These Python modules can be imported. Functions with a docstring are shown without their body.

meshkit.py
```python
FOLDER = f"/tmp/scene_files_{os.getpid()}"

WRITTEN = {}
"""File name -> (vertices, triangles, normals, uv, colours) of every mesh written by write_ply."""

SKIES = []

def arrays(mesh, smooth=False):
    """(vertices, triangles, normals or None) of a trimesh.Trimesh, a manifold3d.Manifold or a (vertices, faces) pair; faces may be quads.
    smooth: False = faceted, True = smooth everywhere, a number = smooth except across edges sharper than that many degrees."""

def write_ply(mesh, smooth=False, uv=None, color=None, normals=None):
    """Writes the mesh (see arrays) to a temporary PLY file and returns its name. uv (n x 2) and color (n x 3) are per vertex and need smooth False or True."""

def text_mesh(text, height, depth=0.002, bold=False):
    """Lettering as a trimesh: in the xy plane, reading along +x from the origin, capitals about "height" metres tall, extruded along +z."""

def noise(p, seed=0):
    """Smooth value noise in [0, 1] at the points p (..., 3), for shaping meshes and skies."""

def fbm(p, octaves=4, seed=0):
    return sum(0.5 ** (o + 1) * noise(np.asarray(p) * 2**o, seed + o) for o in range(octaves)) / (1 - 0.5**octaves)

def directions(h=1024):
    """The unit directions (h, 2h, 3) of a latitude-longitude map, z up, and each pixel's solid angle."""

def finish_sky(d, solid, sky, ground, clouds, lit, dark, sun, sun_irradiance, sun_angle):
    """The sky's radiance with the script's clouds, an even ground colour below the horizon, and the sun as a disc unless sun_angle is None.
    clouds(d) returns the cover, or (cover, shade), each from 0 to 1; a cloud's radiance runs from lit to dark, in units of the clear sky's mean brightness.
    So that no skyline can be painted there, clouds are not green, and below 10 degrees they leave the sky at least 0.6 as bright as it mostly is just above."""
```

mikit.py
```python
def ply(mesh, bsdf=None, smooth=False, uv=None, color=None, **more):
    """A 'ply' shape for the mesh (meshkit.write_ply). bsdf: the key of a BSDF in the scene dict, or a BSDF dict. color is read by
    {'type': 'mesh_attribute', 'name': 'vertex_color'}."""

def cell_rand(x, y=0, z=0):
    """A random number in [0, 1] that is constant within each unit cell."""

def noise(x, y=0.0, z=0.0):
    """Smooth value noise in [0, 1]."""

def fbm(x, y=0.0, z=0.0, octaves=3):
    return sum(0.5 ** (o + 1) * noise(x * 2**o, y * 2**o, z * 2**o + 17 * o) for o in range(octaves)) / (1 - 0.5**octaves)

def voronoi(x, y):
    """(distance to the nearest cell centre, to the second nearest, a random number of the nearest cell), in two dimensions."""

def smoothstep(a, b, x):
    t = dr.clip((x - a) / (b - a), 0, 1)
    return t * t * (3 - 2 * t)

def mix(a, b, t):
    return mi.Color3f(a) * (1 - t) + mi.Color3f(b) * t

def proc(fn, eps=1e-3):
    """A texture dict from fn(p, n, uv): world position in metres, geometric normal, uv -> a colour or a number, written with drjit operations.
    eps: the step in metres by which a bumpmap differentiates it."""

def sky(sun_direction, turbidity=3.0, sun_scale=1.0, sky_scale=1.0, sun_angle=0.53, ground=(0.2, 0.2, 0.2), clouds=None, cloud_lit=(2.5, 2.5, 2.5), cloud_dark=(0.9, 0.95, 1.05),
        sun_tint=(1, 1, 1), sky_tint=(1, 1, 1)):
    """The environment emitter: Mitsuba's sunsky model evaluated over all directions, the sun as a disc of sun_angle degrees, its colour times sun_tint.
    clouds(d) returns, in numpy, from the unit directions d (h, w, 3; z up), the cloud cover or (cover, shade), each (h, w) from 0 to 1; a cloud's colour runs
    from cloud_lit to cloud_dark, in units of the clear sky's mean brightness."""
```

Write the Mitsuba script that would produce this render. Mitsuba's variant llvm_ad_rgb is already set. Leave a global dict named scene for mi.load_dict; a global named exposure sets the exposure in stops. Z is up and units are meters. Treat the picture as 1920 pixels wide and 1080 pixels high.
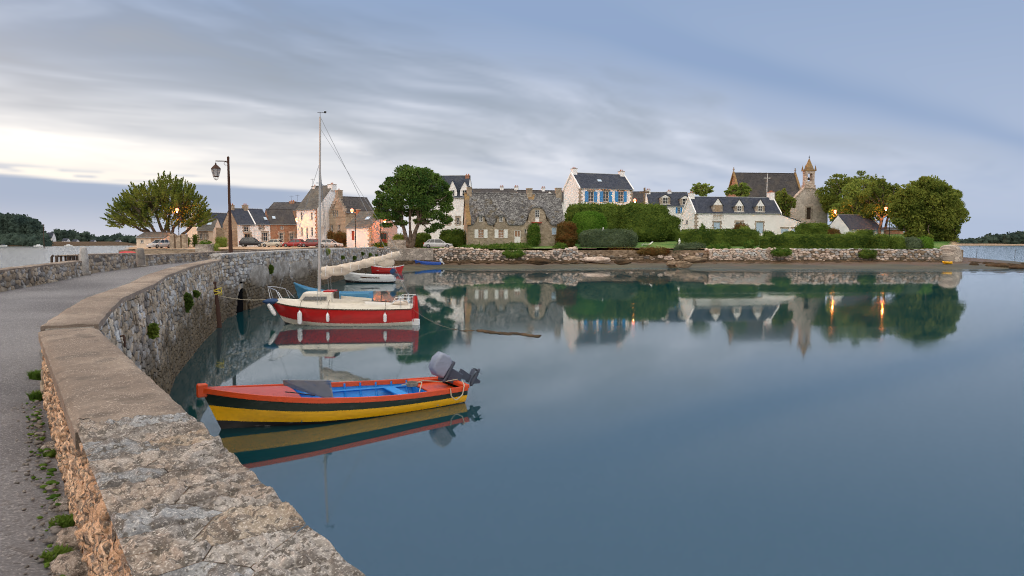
# A harbour village at dusk: stone causeway, moored boats, houses and trees on a low island.
import math, numpy as np, trimesh, mitsuba as mi, mikit, meshkit, drjit as dr
import manifold3d as m3
from scipy.spatial import Voronoi, Delaunay, cKDTree
from shapely.geometry import Polygon, LineString, Point, box as sbox
from shapely import affinity
T = mi.ScalarTransform4f
scene, labels = {}, {}
rng = np.random.default_rng(7)

# ------------------------------------------------------------------ camera, sky, exposure
F, CZ, PITCH = 1280.0, 3.7, math.atan(85 / 1280.0)      # survey camera: 1920 x 1080, z = 0 is the water
cp, sp = math.cos(PITCH), math.sin(PITCH)
scene['camera'] = {'type': 'perspective', 'fov': 2 * math.degrees(math.atan(960 / F)), 'fov_axis': 'x', 'near_clip': 0.1, 'far_clip': 12000.0,
                   'to_world': T().look_at(origin=[0, 0, CZ], target=[0, cp, CZ - sp], up=[0, 0, 1])}

def sstep(a, b, x):
    t = np.clip((x - a) / (b - a), 0, 1)
    return t * t * (3 - 2 * t)

def clouds(d):
    """After sunset: a thin mottled cloud deck on the left whose edge runs off to the right, blue beyond it, a flat bank low in the west."""
    x,y,z=d[...,0],d[...,1],d[...,2]
    az=np.degrees(np.arctan2(x,y)); el=np.degrees(np.arcsin(np.clip(z,0,1)))
    q=1/np.maximum(z,.02); a=np.radians(50.0)
    al=(x*np.sin(a)+y*np.cos(a))*q; ac=(x*np.cos(a)-y*np.sin(a))*q      # along and across the edge of the deck
    o=0*al
    q2=1/(z+.13); al2=(x*np.sin(a)+y*np.cos(a))*q2; ac2=(x*np.cos(a)-y*np.sin(a))*q2
    w=meshkit.fbm(np.stack([al2*.5,ac2*.9,o],-1),4,3)-.5
    n1=meshkit.fbm(np.stack([al2*.75+w*1.5,ac2*1.5+w*2.2,o+5],-1),5,11)
    n2=meshkit.fbm(np.stack([al2*2.2+w*3.0,ac2*5.5+w*4.5,o+9],-1),5,23)
    fade=sstep(1.2,6.5,el)
    n=(.45*n1+.55*n2-.5)*fade
    deck=sstep(-2.55,-3.75,ac+1.5*w+.9*(n2-.5))*sstep(-11,-6.5,ac+2*w)*sstep(60,35,el)
    daz=(az+56+180)%360-180
    far=np.exp(-(np.maximum(np.abs(daz)-16,0)/27.0)**2)
    glow=.30*far*np.exp(-(np.maximum(el-5.5,0)/5.0)**2)+.38*np.exp(-(np.maximum(daz-12,0)/42.0)**2)*np.exp(-(np.maximum(el-1.5,0)/6.5)**2)
    fill_overhead=sstep(30,64,el); fill_behind=sstep(62,165,np.abs((az-6+180)%360-180))*sstep(2,25,el)  # sky overhead and behind the view, brightened to light the house fronts
    lit=glow*(1+.8*n)+np.maximum(fill_overhead,fill_behind)+(.015+.075*sstep(20,3,el)-.03*sstep(16,26,el))*(1-fill_overhead)+deck*(.045+.62*n)*(1-fill_overhead)*np.exp(-(daz/85)**2)-.05*np.exp(-((ac+2.35+1.2*w)/.30)**2)*sstep(24,12,el)
    grey=deck*(.42-1.5*n)*(1-.9*fill_overhead)*(1-.9*far*sstep(12,6,el))*sstep(4,10,el)
    edge=4.6+.5*(meshkit.noise(np.stack([az*.25,0*az,0*az],-1),5)-.5)-.022*(az+37)
    bank=sstep(.22,-.22,el-edge)*sstep(-6,-19,az)*sstep(-112,-80,az)
    th=meshkit.fbm(np.stack([az*.22,el*5.5,0*az],-1),4,31)
    bank=np.maximum(bank,.8*sstep(.50,.62,th)*np.exp(-((el-edge-.42)/.33)**2)*sstep(-19,-28,az)*sstep(-112,-80,az))
    lit=np.clip(lit,0,1)
    shade=np.clip((1-lit)*(1-bank)+bank*(.95-.15*sstep(3.5,0,el)),0,1)
    warm=.55*np.exp(-(np.maximum(daz-8,0)/34.0)**2)*np.exp(-(np.maximum(el-4,0)/4.5)**2)
    cover=np.clip(1-grey*(1-bank)-.12*bank-warm*(1-bank),0,1)
    return cover,shade
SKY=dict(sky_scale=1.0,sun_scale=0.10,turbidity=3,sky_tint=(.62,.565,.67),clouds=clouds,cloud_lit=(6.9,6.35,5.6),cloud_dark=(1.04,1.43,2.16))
az, el = math.radians(-84), math.radians(5.0)
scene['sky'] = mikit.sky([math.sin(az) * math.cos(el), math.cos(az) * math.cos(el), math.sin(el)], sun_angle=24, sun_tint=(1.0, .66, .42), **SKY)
exposure = 3.72

def ray(u, v):
    x, y = (u - 960) / F, (540 - v) / F
    return np.array([x, cp + y * sp, -sp + y * cp])
def at(u, v, Y):            # the point at distance Y that the survey photograph shows at pixel (u, v)
    d = ray(u, v); return np.array([0, 0, CZ]) + d * (Y / d[1])
def atz(u, v, z):           # the same at height z
    d = ray(u, v); return np.array([0, 0, CZ]) + d * ((z - CZ) / d[2])
def zat(v, Y): return at(960, v, Y)[2]
def xat(u, Y): return (u - 960) / F * Y * 1.002

# ------------------------------------------------------------------ materials
def lin(r, g, b):
    c = np.array([r, g, b]) / 255.0
    return [float(x) for x in np.where(c < .04045, c / 12.92, ((c + .055) / 1.055) ** 2.4)]
def rgb(c): return {'type': 'rgb', 'value': [float(x) for x in c]}
def plain(name, c, rough=.6, metal=0.0, spec=.5, two=True, **more):
    b = {'type': 'principled', 'base_color': rgb(c), 'roughness': rough, 'metallic': metal, 'specular': spec, **more}
    scene[name] = {'type': 'twosided', 'bsdf': b} if two else b
    return name
def textured(name, fn, rough=.85, spec=.3, bump=None, eps=2e-3, **more):
    b = {'type': 'principled', 'base_color': mikit.proc(fn), 'roughness': rough, 'specular': spec, **more}
    if bump is not None:
        b = {'type': 'bumpmap', 'arbitrary': mikit.proc(bump, eps=eps), 'scale': 1.0, 'bsdf': b}
    scene[name] = {'type': 'twosided', 'bsdf': b}
    return name
fb, nz, ss, mx = mikit.fbm, mikit.noise, mikit.smoothstep, mikit.mix

def stone(name, c0, c1, c2, k=1.0, weed=None, speck=38.0, bump=None, lichen=None, var=1.0):
    """Granite: two tones in patches a few centimetres to a metre wide, a third in blots, mineral speckle, sea weed up to the tide mark."""
    def fn(p, n, uv):
        a = fb(p.x * 2.3 * k, p.y * 2.3 * k, p.z * 3.1 * k); b = fb(p.x * .9 * k + 9, p.y * .9 * k, p.z * 1.3 * k)
        g = nz(p.x * speck, p.y * speck, p.z * speck)
        col = mx(mx(c0, c1, ss(.36, .62, a)), c2, ss(.52, .72, b) * .75) * ((1 - .3 * var) + .6 * var * g)
        if lichen is not None:
            l = fb(p.x * 5.1 + 3, p.y * 5.1, p.z * 5.1 + 7)
            col = mx(col, lichen, ss(.60, .68, l) * .8)
        if weed is not None:
            t = ss(2.15, .75, p.z + (fb(p.x * .8, p.y * .8, p.z * 1.5) - .5) * 1.7)
            col = mx(col, mi.Color3f(weed) * (.55 + .9 * a), t * .93)
        return col
    return textured(name, fn, .9, .25, bump)

WEED = (.085, .064, .038)
stone('granite_grey', (.25, .245, .24), (.40, .39, .385), (.20, .18, .155), weed=WEED)
stone('granite_warm', (.29, .235, .18), (.41, .35, .28), (.20, .155, .11), weed=WEED)
stone('granite_pale', (.44, .44, .44), (.54, .53, .51), (.32, .29, .25), weed=WEED)
stone('granite_dark', (.13, .12, .115), (.22, .20, .185), (.11, .09, .07), weed=WEED)
stone('joint_mortar', (.23, .215, .195), (.32, .30, .275), (.16, .14, .12), weed=WEED)
def fine(s): return lambda p, n, uv: .0016 * fb(p.x * 60 * s, p.y * 60 * s, p.z * 60 * s, octaves=3) + .004 * fb(p.x * 13 * s, p.y * 13 * s, p.z * 13 * s, octaves=2)
def coarse(p, n, uv): return .013 * fb(p.x * 30, p.y * 30, p.z * 30, octaves=5) + .003 * nz(p.x * 120, p.y * 120, p.z * 120)
def rock_fn(c0, c1, c2):
    def fn(p, n, uv):
        a = fb(p.x * 7, p.y * 7, p.z * 7, octaves=4); b = fb(p.x * 2.6 + 5, p.y * 2.6, p.z * 2.6)
        g = fb(p.x * 190, p.y * 190, p.z * 190, octaves=2); h = fb(p.x * 42, p.y * 42 + 4, p.z * 42, octaves=4); m = fb(p.x * 16 + 2, p.y * 16, p.z * 16, octaves=3)
        col = mx(mx(c0, c1, ss(.36, .64, a)), c2, ss(.46, .62, b) * .8)
        col = mx(col, (.085, .075, .065), ss(.51, .63, h) * .85)
        col = mx(col, (.095, .08, .07), ss(.52, .66, m) * .7)
        col = mx(col, (.52, .49, .455), ss(.60, .74, g) * .45)
        return col * (.55 + .9 * g)
    return fn
textured('rough_rock', rock_fn((.20, .185, .175), (.31, .285, .265), (.27, .215, .175)), .92, .3, coarse)
textured('rough_rock_ochre', rock_fn((.24, .185, .14), (.31, .26, .21), (.22, .165, .12)), .92, .3, coarse)
textured('rough_rock_blue', rock_fn((.20, .205, .215), (.30, .305, .315), (.17, .17, .175)), .92, .3, coarse)
textured('glow_tinted_rock', rock_fn((.50, .31, .19), (.62, .42, .28), (.40, .24, .14)), .92, .3, coarse)  # orange evening glow painted into the stone of the roadside face
textured('glow_tinted_rock_pale', rock_fn((.58, .38, .24), (.66, .47, .32), (.48, .29, .17)), .92, .3, coarse)  # paler stone with the same glow painted in
def coping_fn(p, n, uv):
    a = fb(p.x * 1.1, p.y * 1.1, p.z, octaves=4); g = nz(p.x * 120, p.y * 120, p.z * 120); b = fb(p.x * 7, p.y * 7, p.z * 7)
    col = mx((.155, .122, .10), (.235, .19, .155), ss(.35, .65, a))
    col = mx(col, (.095, .078, .066), ss(.54, .72, b) * .6)
    col = mx(col, (.40, .36, .32), ss(.72, .86, g) * .35)
    return col * (.78 + .42 * g)
textured('coping_concrete', coping_fn, .9, .3, fine(1.0))
def asphalt_fn(p, n, uv):
    a = fb(p.x * .5, p.y * .5, 0, octaves=4); g = nz(p.x * 85, p.y * 85, 0); h = nz(p.x * 31, p.y * 31, 3)
    k = ss(.42, .66, fb(p.x * .16, p.y * .16, 7, octaves=4))
    col = mx(mx((.094, .092, .101), (.142, .139, .150), ss(.3, .7, a)), (.176, .173, .183), k * .6)
    col = mx(col, (.26, .245, .235), ss(.70, .86, g) * .45)
    col = mx(col, (.075, .065, .06), ss(.66, .85, h) * .4)
    return col * (.75 + .45 * g)
textured('asphalt', asphalt_fn, .88, .35, lambda p, n, uv: .0035 * nz(p.x * 80, p.y * 80, 0) + .004 * fb(p.x * 22, p.y * 22, 1))
def village_fn(p, n, uv):
    a = fb(p.x * .25, p.y * .25, 0, octaves=4)
    return mx((.25, .17, .11), (.36, .26, .18), ss(.3, .7, a)) * (.8 + .4 * nz(p.x * 6, p.y * 6, 0))
textured('village_gravel', village_fn, .95, .2)
def lawn_fn(p, n, uv):
    a = fb(p.x * .35, p.y * .35, 0, octaves=4)
    return mx((.05, .11, .028), (.10, .15, .045), ss(.3, .7, a)) * (.7 + .6 * nz(p.x * 5, p.y * 5, 0))
textured('lawn_grass', lawn_fn, .95, .15)
def mud_fn(p, n, uv):
    a = fb(p.x * .12, p.y * .5, 0, octaves=4); t = ss(.62, .30, p.z + (fb(p.x * .3, p.y * .3, 5) - .5) * .5)
    wet = mx((.072, .062, .031), (.044, .039, .020), ss(.35, .6, a))
    return mx(mx((.06, .035, .018), (.10, .055, .028), a), wet, t)
textured('wet_mud', mud_fn, .55, .5)
def masonry(name, c0, c1, c2, joint, sx=2.4, sz=3.6, lichen=None):
    def fn(p, n, uv):
        h = p.x * .8 + p.y * .6
        d1, d2, r = mikit.voronoi(h * sx, p.z * sz)
        a = fb(p.x * .5, p.y * .5, p.z * .6)
        col = mx(mx(c0, c1, r), c2, ss(.5, .7, a) * .6)
        return mx(joint, col, ss(.02, .12, d2 - d1)) * (.8 + .4 * nz(p.x * 9, p.y * 9, p.z * 9))
    return textured(name, fn, .92, .2)
masonry('cottage_stone', (.27, .21, .15), (.46, .38, .29), (.24, .20, .16), (.33, .28, .22))
masonry('brick_stone', (.33, .15, .09), (.46, .24, .15), (.36, .22, .15), (.35, .26, .2))
masonry('chapel_stone', (.42, .355, .31), (.60, .53, .475), (.42, .37, .335), (.50, .45, .41))
masonry('garden_stone', (.26, .23, .20), (.52, .46, .40), (.30, .25, .21), (.17, .14, .12), 1.9, 2.8)
def wall_paint(name, c, dirt=(.45, .40, .34), amt=.25):
    def fn(p, n, uv):
        a = fb(p.x * .6, p.y * .6, p.z * .35, octaves=4)
        return mx(c, dirt, ss(.5, .8, a) * amt) * (.95 + .1 * nz(p.x * 3, p.y * 3, p.z * 3))
    return textured(name, fn, .9, .2)
wall_paint('white_render', (.86, .86, .87), (.60, .57, .53), .18)
wall_paint('cream_render', (.74, .62, .50))
wall_paint('pink_render', (.76, .52, .47))
def roof_fn(c0, c1, lich, amt, course=.22):
    def fn(p, n, uv):
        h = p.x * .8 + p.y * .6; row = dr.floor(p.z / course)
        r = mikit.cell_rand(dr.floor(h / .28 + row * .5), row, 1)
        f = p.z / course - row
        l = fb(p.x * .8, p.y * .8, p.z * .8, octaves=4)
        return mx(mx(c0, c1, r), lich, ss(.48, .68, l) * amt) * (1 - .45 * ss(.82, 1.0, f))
    return fn
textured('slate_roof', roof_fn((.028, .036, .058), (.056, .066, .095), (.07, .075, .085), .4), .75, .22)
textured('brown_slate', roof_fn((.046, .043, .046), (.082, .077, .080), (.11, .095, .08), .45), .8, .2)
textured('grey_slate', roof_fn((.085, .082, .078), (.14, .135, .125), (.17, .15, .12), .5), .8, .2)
def old_roof_fn(p, n, uv):
    h = p.x * .9 + p.y * .4
    d1, d2, r = mikit.voronoi(h * 3.2, p.z * 4.6)
    l = fb(p.x * 1.1, p.y * 1.1, p.z * 1.1, octaves=4); m = nz(p.x * 4.5, p.y * 4.5, p.z * 4.5)
    col = mx((.085, .082, .085), (.21, .205, .205), r)
    col = mx(col, (.40, .40, .385), ss(.56, .7, m) * .6)
    return mx(mi.Color3f(.035), mx(col, (.13, .10, .05), ss(.58, .72, l) * .6), ss(.0, .16, d2 - d1))
textured('old_stone_roof', old_roof_fn, .95, .15)
stone('ochre_lichen', (.25, .15, .07), (.34, .22, .10), (.20, .16, .12))
stone('trim_granite', (.30, .25, .20), (.42, .36, .30), (.24, .2, .17), k=.7, speck=9)
stone('brown_rock', (.17, .125, .085), (.28, .21, .15), (.12, .085, .055), speck=9)
stone('pink_rock', (.42, .32, .26), (.58, .48, .41), (.30, .23, .19), speck=9)
stone('weed_rock', (.045, .03, .016), (.09, .055, .03), (.03, .022, .014), speck=9)
def leafy(name, c0, c1, c2, k=.5, tr=.35):
    def fn(p, n, uv):
        a = fb(p.x * k, p.y * k, p.z * k, octaves=4); g = nz(p.x * 3.7, p.y * 3.7, p.z * 3.7)
        return mx(mx(c0, c1, ss(.3, .65, a)), c2, ss(.5, .75, g) * .6)
    scene[name] = {'type': 'principledthin', 'base_color': mikit.proc(fn), 'roughness': .7, 'diff_trans': 2 * tr, 'spec_trans': 0.0, 'eta': 1.3}
    return name
leafy('cypress_leaf', (0.096, 0.144, 0.032), (0.230, 0.259, 0.053), (0.144, 0.173, 0.035))
leafy('pine_leaf', (0.050, 0.115, 0.032), (0.115, 0.202, 0.046), (0.163, 0.202, 0.050))
leafy('oak_leaf', (0.103, 0.157, 0.035), (0.218, 0.265, 0.055), (0.323, 0.323, 0.068), .3)
leafy('tamarisk_leaf', (0.196, 0.276, 0.058), (0.323, 0.380, 0.087), (0.253, 0.323, 0.077), .3)
leafy('hedge_leaf', (0.061, 0.107, 0.024), (0.133, 0.197, 0.040), (0.192, 0.244, 0.044))
leafy('bright_hedge_leaf', (0.090, 0.197, 0.024), (0.154, 0.278, 0.040), (0.128, 0.232, 0.040))
leafy('grey_hedge_leaf', (0.096, 0.136, 0.080), (0.160, 0.208, 0.128), (0.136, 0.176, 0.080))
leafy('russet_leaf', (0.154, 0.066, 0.022), (0.187, 0.121, 0.044), (0.099, 0.088, 0.033))
leafy('ivy_leaf', (0.056, 0.120, 0.022), (0.112, 0.192, 0.035), (0.176, 0.224, 0.048), 2.0)
leafy('hazy_far_leaf', (0.039, 0.067, 0.065), (0.082, 0.118, 0.092), (0.058, 0.088, 0.081), .03)  # bluish haze of distance put into the leaf colour
stone('bark', (.10, .075, .055), (.17, .13, .10), (.07, .05, .035), speck=7)
WHITE = plain('white_paint', (.78, .78, .77), .45)
plain('pale_blue_paint', (.42, .55, .70), .5); plain('blue_shutter', (.035, .24, .58), .5)
plain('window_glass', (.02, .024, .03), .08, spec=.9); plain('painted_lit_glass', (.30, .16, .09), .15, spec=.7)  # second glass has warm room light painted into its colour, nothing glows
plain('red_door', (.30, .045, .02), .5); plain('dark_wood', (.05, .032, .022), .7); plain('pale_wood', (.34, .25, .17), .7)
plain('iron_black', (.02, .018, .017), .5, .3); plain('rust', (.055, .025, .016), .9); plain('shade_black', (.006, .006, .007), 1.0, spec=0.0)  # last one paints the darkness inside the drain arch
plain('zinc', (.30, .32, .34), .4, .6); plain('steel', (.65, .66, .68), .25, .9); plain('mast_alloy', (.46, .43, .41), .45, .2); plain('rubber', (.02, .02, .02), .8)
plain('terracotta', (.42, .15, .08), .8); plain('yellow_rope', (.62, .50, .06), .8); plain('pale_rope', (.42, .37, .28), .85); plain('grey_rope', (.20, .18, .15), .85)
def scuffed(name, c, wear, amt=.6, rough=.42, k=1.0, z0=-9.0):
    def fn(p, n, uv):
        a = fb(p.x * 3 * k, p.y * 3 * k, p.z * 9 * k, octaves=4); g = fb(p.x * 17 * k, p.y * 17 * k, p.z * 17 * k)
        col = mx(c, wear, ss(.56, .70, a) * amt * ss(.35, .6, g))
        return col * (.88 + .24 * g)
    return textured(name, fn, rough, .5)
scuffed('hull_green_black', (.010, .022, .016), (.05, .055, .05), .5); scuffed('hull_yellow', (.84, .44, .004), (.55, .28, .02), .4)
scuffed('hull_bottom', (.018, .016, .018), (.30, .29, .29), .9); scuffed('gunwale_orange', (.50, .055, .008), (.34, .07, .03), .5)
scuffed('deck_red', (.34, .062, .058), (.26, .11, .095), .7, .6); scuffed('inside_blue', (.012, .20, .56), (.10, .22, .38), .5, .5)
scuffed('worn_panel', (.16, .17, .19), (.03, .09, .22), 1.0, .6, .8)
scuffed('hull_red', (.42, .014, .014), (.30, .03, .025), .5, .28, .5); scuffed('deck_cream', (.60, .56, .49), (.42, .39, .34), .5, .5, .5)
scuffed('sail_cloth', (.58, .50, .42), (.46, .38, .31), .8, .9, .8); scuffed('rowboat_blue', (.08, .27, .46), (.18, .33, .45), .6, .5, .6)
scuffed('hull_white', (.62, .64, .66), (.40, .40, .40), .5, .4, .5); scuffed('hull_royal', (.025, .09, .42), (.08, .14, .4), .5, .4, .5)
scuffed('red_boat', (.45, .02, .02), (.3, .05, .04), .5, .4, .5); scuffed('motor_grey', (.22, .25, .33), (.16, .18, .23), .6, .45)
plain('motor_dark', (.045, .055, .085), .5); plain('fender_white', (.72, .72, .74), .45); plain('navy_cover', (.012, .045, .13), .7)
for nm, c in dict(car_black=(.015, .016, .022), car_cream=(.55, .50, .42), car_red=(.33, .02, .02), car_silver=(.46, .47, .48), car_maroon=(.20, .03, .03), car_white=(.62, .63, .65)).items():
    plain(nm, c, .3, .1, .6, clearcoat=.6)
plain('car_glass', (.015, .02, .026), .06, spec=.9); plain('tail_red', (.5, .02, .01), .3)
def lamp_glow(name, c): return {'type': 'area', 'radiance': rgb(c)}

def water_rough(p, n, uv):
    a = fb(p.x * .045, p.y * .30, 0, octaves=4); far = ss(72, 86, p.y) * ss(98, 90, p.y) * ss(8, 26, p.x); near = ss(170, 110, p.y) * ss(-30, -18, p.x)
    bay = ss(-22, -34, p.x)
    return .12 + .20 * bay + near * (-.092 + .04 * ss(.52, .70, a) + .12 * far * ss(.40, .60, a))
def sea(name, c, rough, eta): scene[name] = {'type': 'principled', 'base_color': rgb(c), 'roughness': rough, 'eta': eta}
scene['sea_surface'] = {'type': 'principled', 'base_color': rgb((.002, .028, .037)), 'roughness': mikit.proc(water_rough), 'eta': 2.9, 'specular': .9}
del scene['sea_surface']['specular']
sea('bay_sky_tinted', (.05, .05, .042), .19, 3.6)  # cream sky reflection painted into the body colour of the bay

# ------------------------------------------------------------------ helpers
_n = {}
def fresh(name):
    _n[name] = _n.get(name, -1) + 1
    return name if _n[name] == 0 else f'{name}_{_n[name]:03d}'
FRAME = [np.eye(4)]
def frame(x=0, y=0, z=0, rot=0.0, pitch=0.0, roll=0.0, s=1.0):
    """Sets the place (rot about z in degrees) into which obj() puts what it is given."""
    R = trimesh.transformations.euler_matrix(math.radians(roll), math.radians(pitch), math.radians(rot), 'sxyz')
    M = np.eye(4); M[:3, :3] = R[:3, :3] * s; M[:3, 3] = (x, y, z); FRAME[0] = M
def unframe(): FRAME[0] = np.eye(4)
def tm(v, f): return trimesh.Trimesh(np.asarray(v, float), np.asarray(f, int), process=False)
def quads(v, q):
    q = np.asarray(q, int); return tm(v, np.vstack([q[:, [0, 1, 2]], q[:, [0, 2, 3]]]))
def cat(ms): 
    ms = [m for m in ms if m is not None]
    return ms[0] if len(ms) == 1 else trimesh.util.concatenate(ms)
def obj(name, mesh, bsdf, parent=None, smooth=False, label=None, cat_=None, group=None, kind=None, emit=None):
    if isinstance(mesh, list): mesh = cat(mesh)
    k = fresh(parent + '__' + name if parent else name)
    M = FRAME[0]
    m = tm(mesh.vertices @ M[:3, :3].T + M[:3, 3], mesh.faces)
    scene[k] = mikit.ply(m, bsdf, smooth=smooth, **({'emitter': emit} if emit else {}))
    tag(k, label, cat_, group, kind)
    return k
def tag(k, label=None, cat_=None, group=None, kind=None):
    d = {a: b for a, b in (('label', label), ('category', cat_), ('group', group), ('kind', kind)) if b}
    if d: labels[k] = {**labels.get(k, {}), **d}
def thing(name, label, cat_, group=None):
    k = fresh(name); tag(k, label, cat_, group); return k
def box(x0, x1, y0, y1, z0, z1):
    v = [(x, y, z) for x in (x0, x1) for y in (y0, y1) for z in (z0, z1)]
    return tm(v, [[0, 1, 3], [0, 3, 2], [4, 6, 7], [4, 7, 5], [0, 4, 5], [0, 5, 1], [2, 3, 7], [2, 7, 6], [0, 2, 6], [0, 6, 4], [1, 5, 7], [1, 7, 3]])
def bevel_box(x0, x1, y0, y1, z0, z1, b=.02):
    pts = []
    for sx, x in ((1, x0), (-1, x1)):
        for sy, y in ((1, y0), (-1, y1)):
            for sz, z in ((1, z0), (-1, z1)):
                pts += [(x + sx * b, y + sy * b, z), (x + sx * b, y, z + sz * b), (x, y + sy * b, z + sz * b)]
    return trimesh.convex.convex_hull(np.array(pts))
def hull(pts): return trimesh.convex.convex_hull(np.asarray(pts, float))
def tube(pts, r, n=8, caps=True):
    p = np.asarray(pts, float); r = np.broadcast_to(np.asarray(r, float), (len(p),))
    t = np.gradient(p, axis=0); t /= np.linalg.norm(t, axis=1, keepdims=True) + 1e-12
    ref = np.array([0, 0, 1.0]) if abs(t[:, 2]).mean() < .8 else np.array([1.0, 0, 0])
    a = np.cross(t, ref); a /= np.linalg.norm(a, axis=1, keepdims=True) + 1e-12
    b = np.cross(t, a); th = np.arange(n) * 2 * np.pi / n
    v = p[:, None] + r[:, None, None] * (np.cos(th)[None, :, None] * a[:, None] + np.sin(th)[None, :, None] * b[:, None])
    q = [(i * n + j, i * n + (j + 1) % n, (i + 1) * n + (j + 1) % n, (i + 1) * n + j) for i in range(len(p) - 1) for j in range(n)]
    v = v.reshape(-1, 3); f = np.array(q); f = np.vstack([f[:, [0, 2, 1]], f[:, [0, 3, 2]]])
    if caps:
        L = len(v); v = np.vstack([v, p[0], p[-1]])
        f = np.vstack([f, [(L, (j + 1) % n, j) for j in range(n)], [(L + 1, L - n + j, L - n + (j + 1) % n) for j in range(n)]])
    return tm(v, f)
def lathe(prof, n=16, c=(0, 0, 0)):
    prof = np.asarray(prof, float); th = np.arange(n) * 2 * np.pi / n
    v = np.stack([prof[:, None, 0] * np.cos(th), prof[:, None, 0] * np.sin(th), np.broadcast_to(prof[:, None, 1], (len(prof), n))], -1).reshape(-1, 3) + np.array(c)
    q = [(i * n + j, i * n + (j + 1) % n, (i + 1) * n + (j + 1) % n, (i + 1) * n + j) for i in range(len(prof) - 1) for j in range(n)]
    return quads(v, q)
def blob(c, r, n=2, amp=.12, k=1.5, seed=0):
    m = trimesh.creation.icosphere(subdivisions=n); v = np.array(m.vertices)
    v = v * (1 + amp * 2 * (meshkit.fbm(v * k + seed * 3.7, 3, seed) - .5))[:, None]
    return tm(v * np.asarray(r) + np.asarray(c), m.faces)
def extrude(poly, depth): return trimesh.creation.extrude_polygon(poly, depth, engine='earcut')
def solid(m): return m3.Manifold(m3.Mesh(np.asarray(m.vertices, np.float32), np.asarray(m.faces, np.uint32)))
def back(M):
    m = M.to_mesh(); return tm(m.vert_properties[:, :3], m.tri_verts)
def grid_mesh(P, flip=False):
    """A mesh of an (n, m, 3) array of points."""
    n, m = P.shape[:2]; i, j = np.meshgrid(np.arange(n - 1), np.arange(m - 1), indexing='ij'); a = (i * m + j).ravel()
    q = np.stack([a, a + m, a + m + 1, a + 1], -1)
    return quads(P.reshape(-1, 3), q[:, ::-1] if flip else q)

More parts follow.
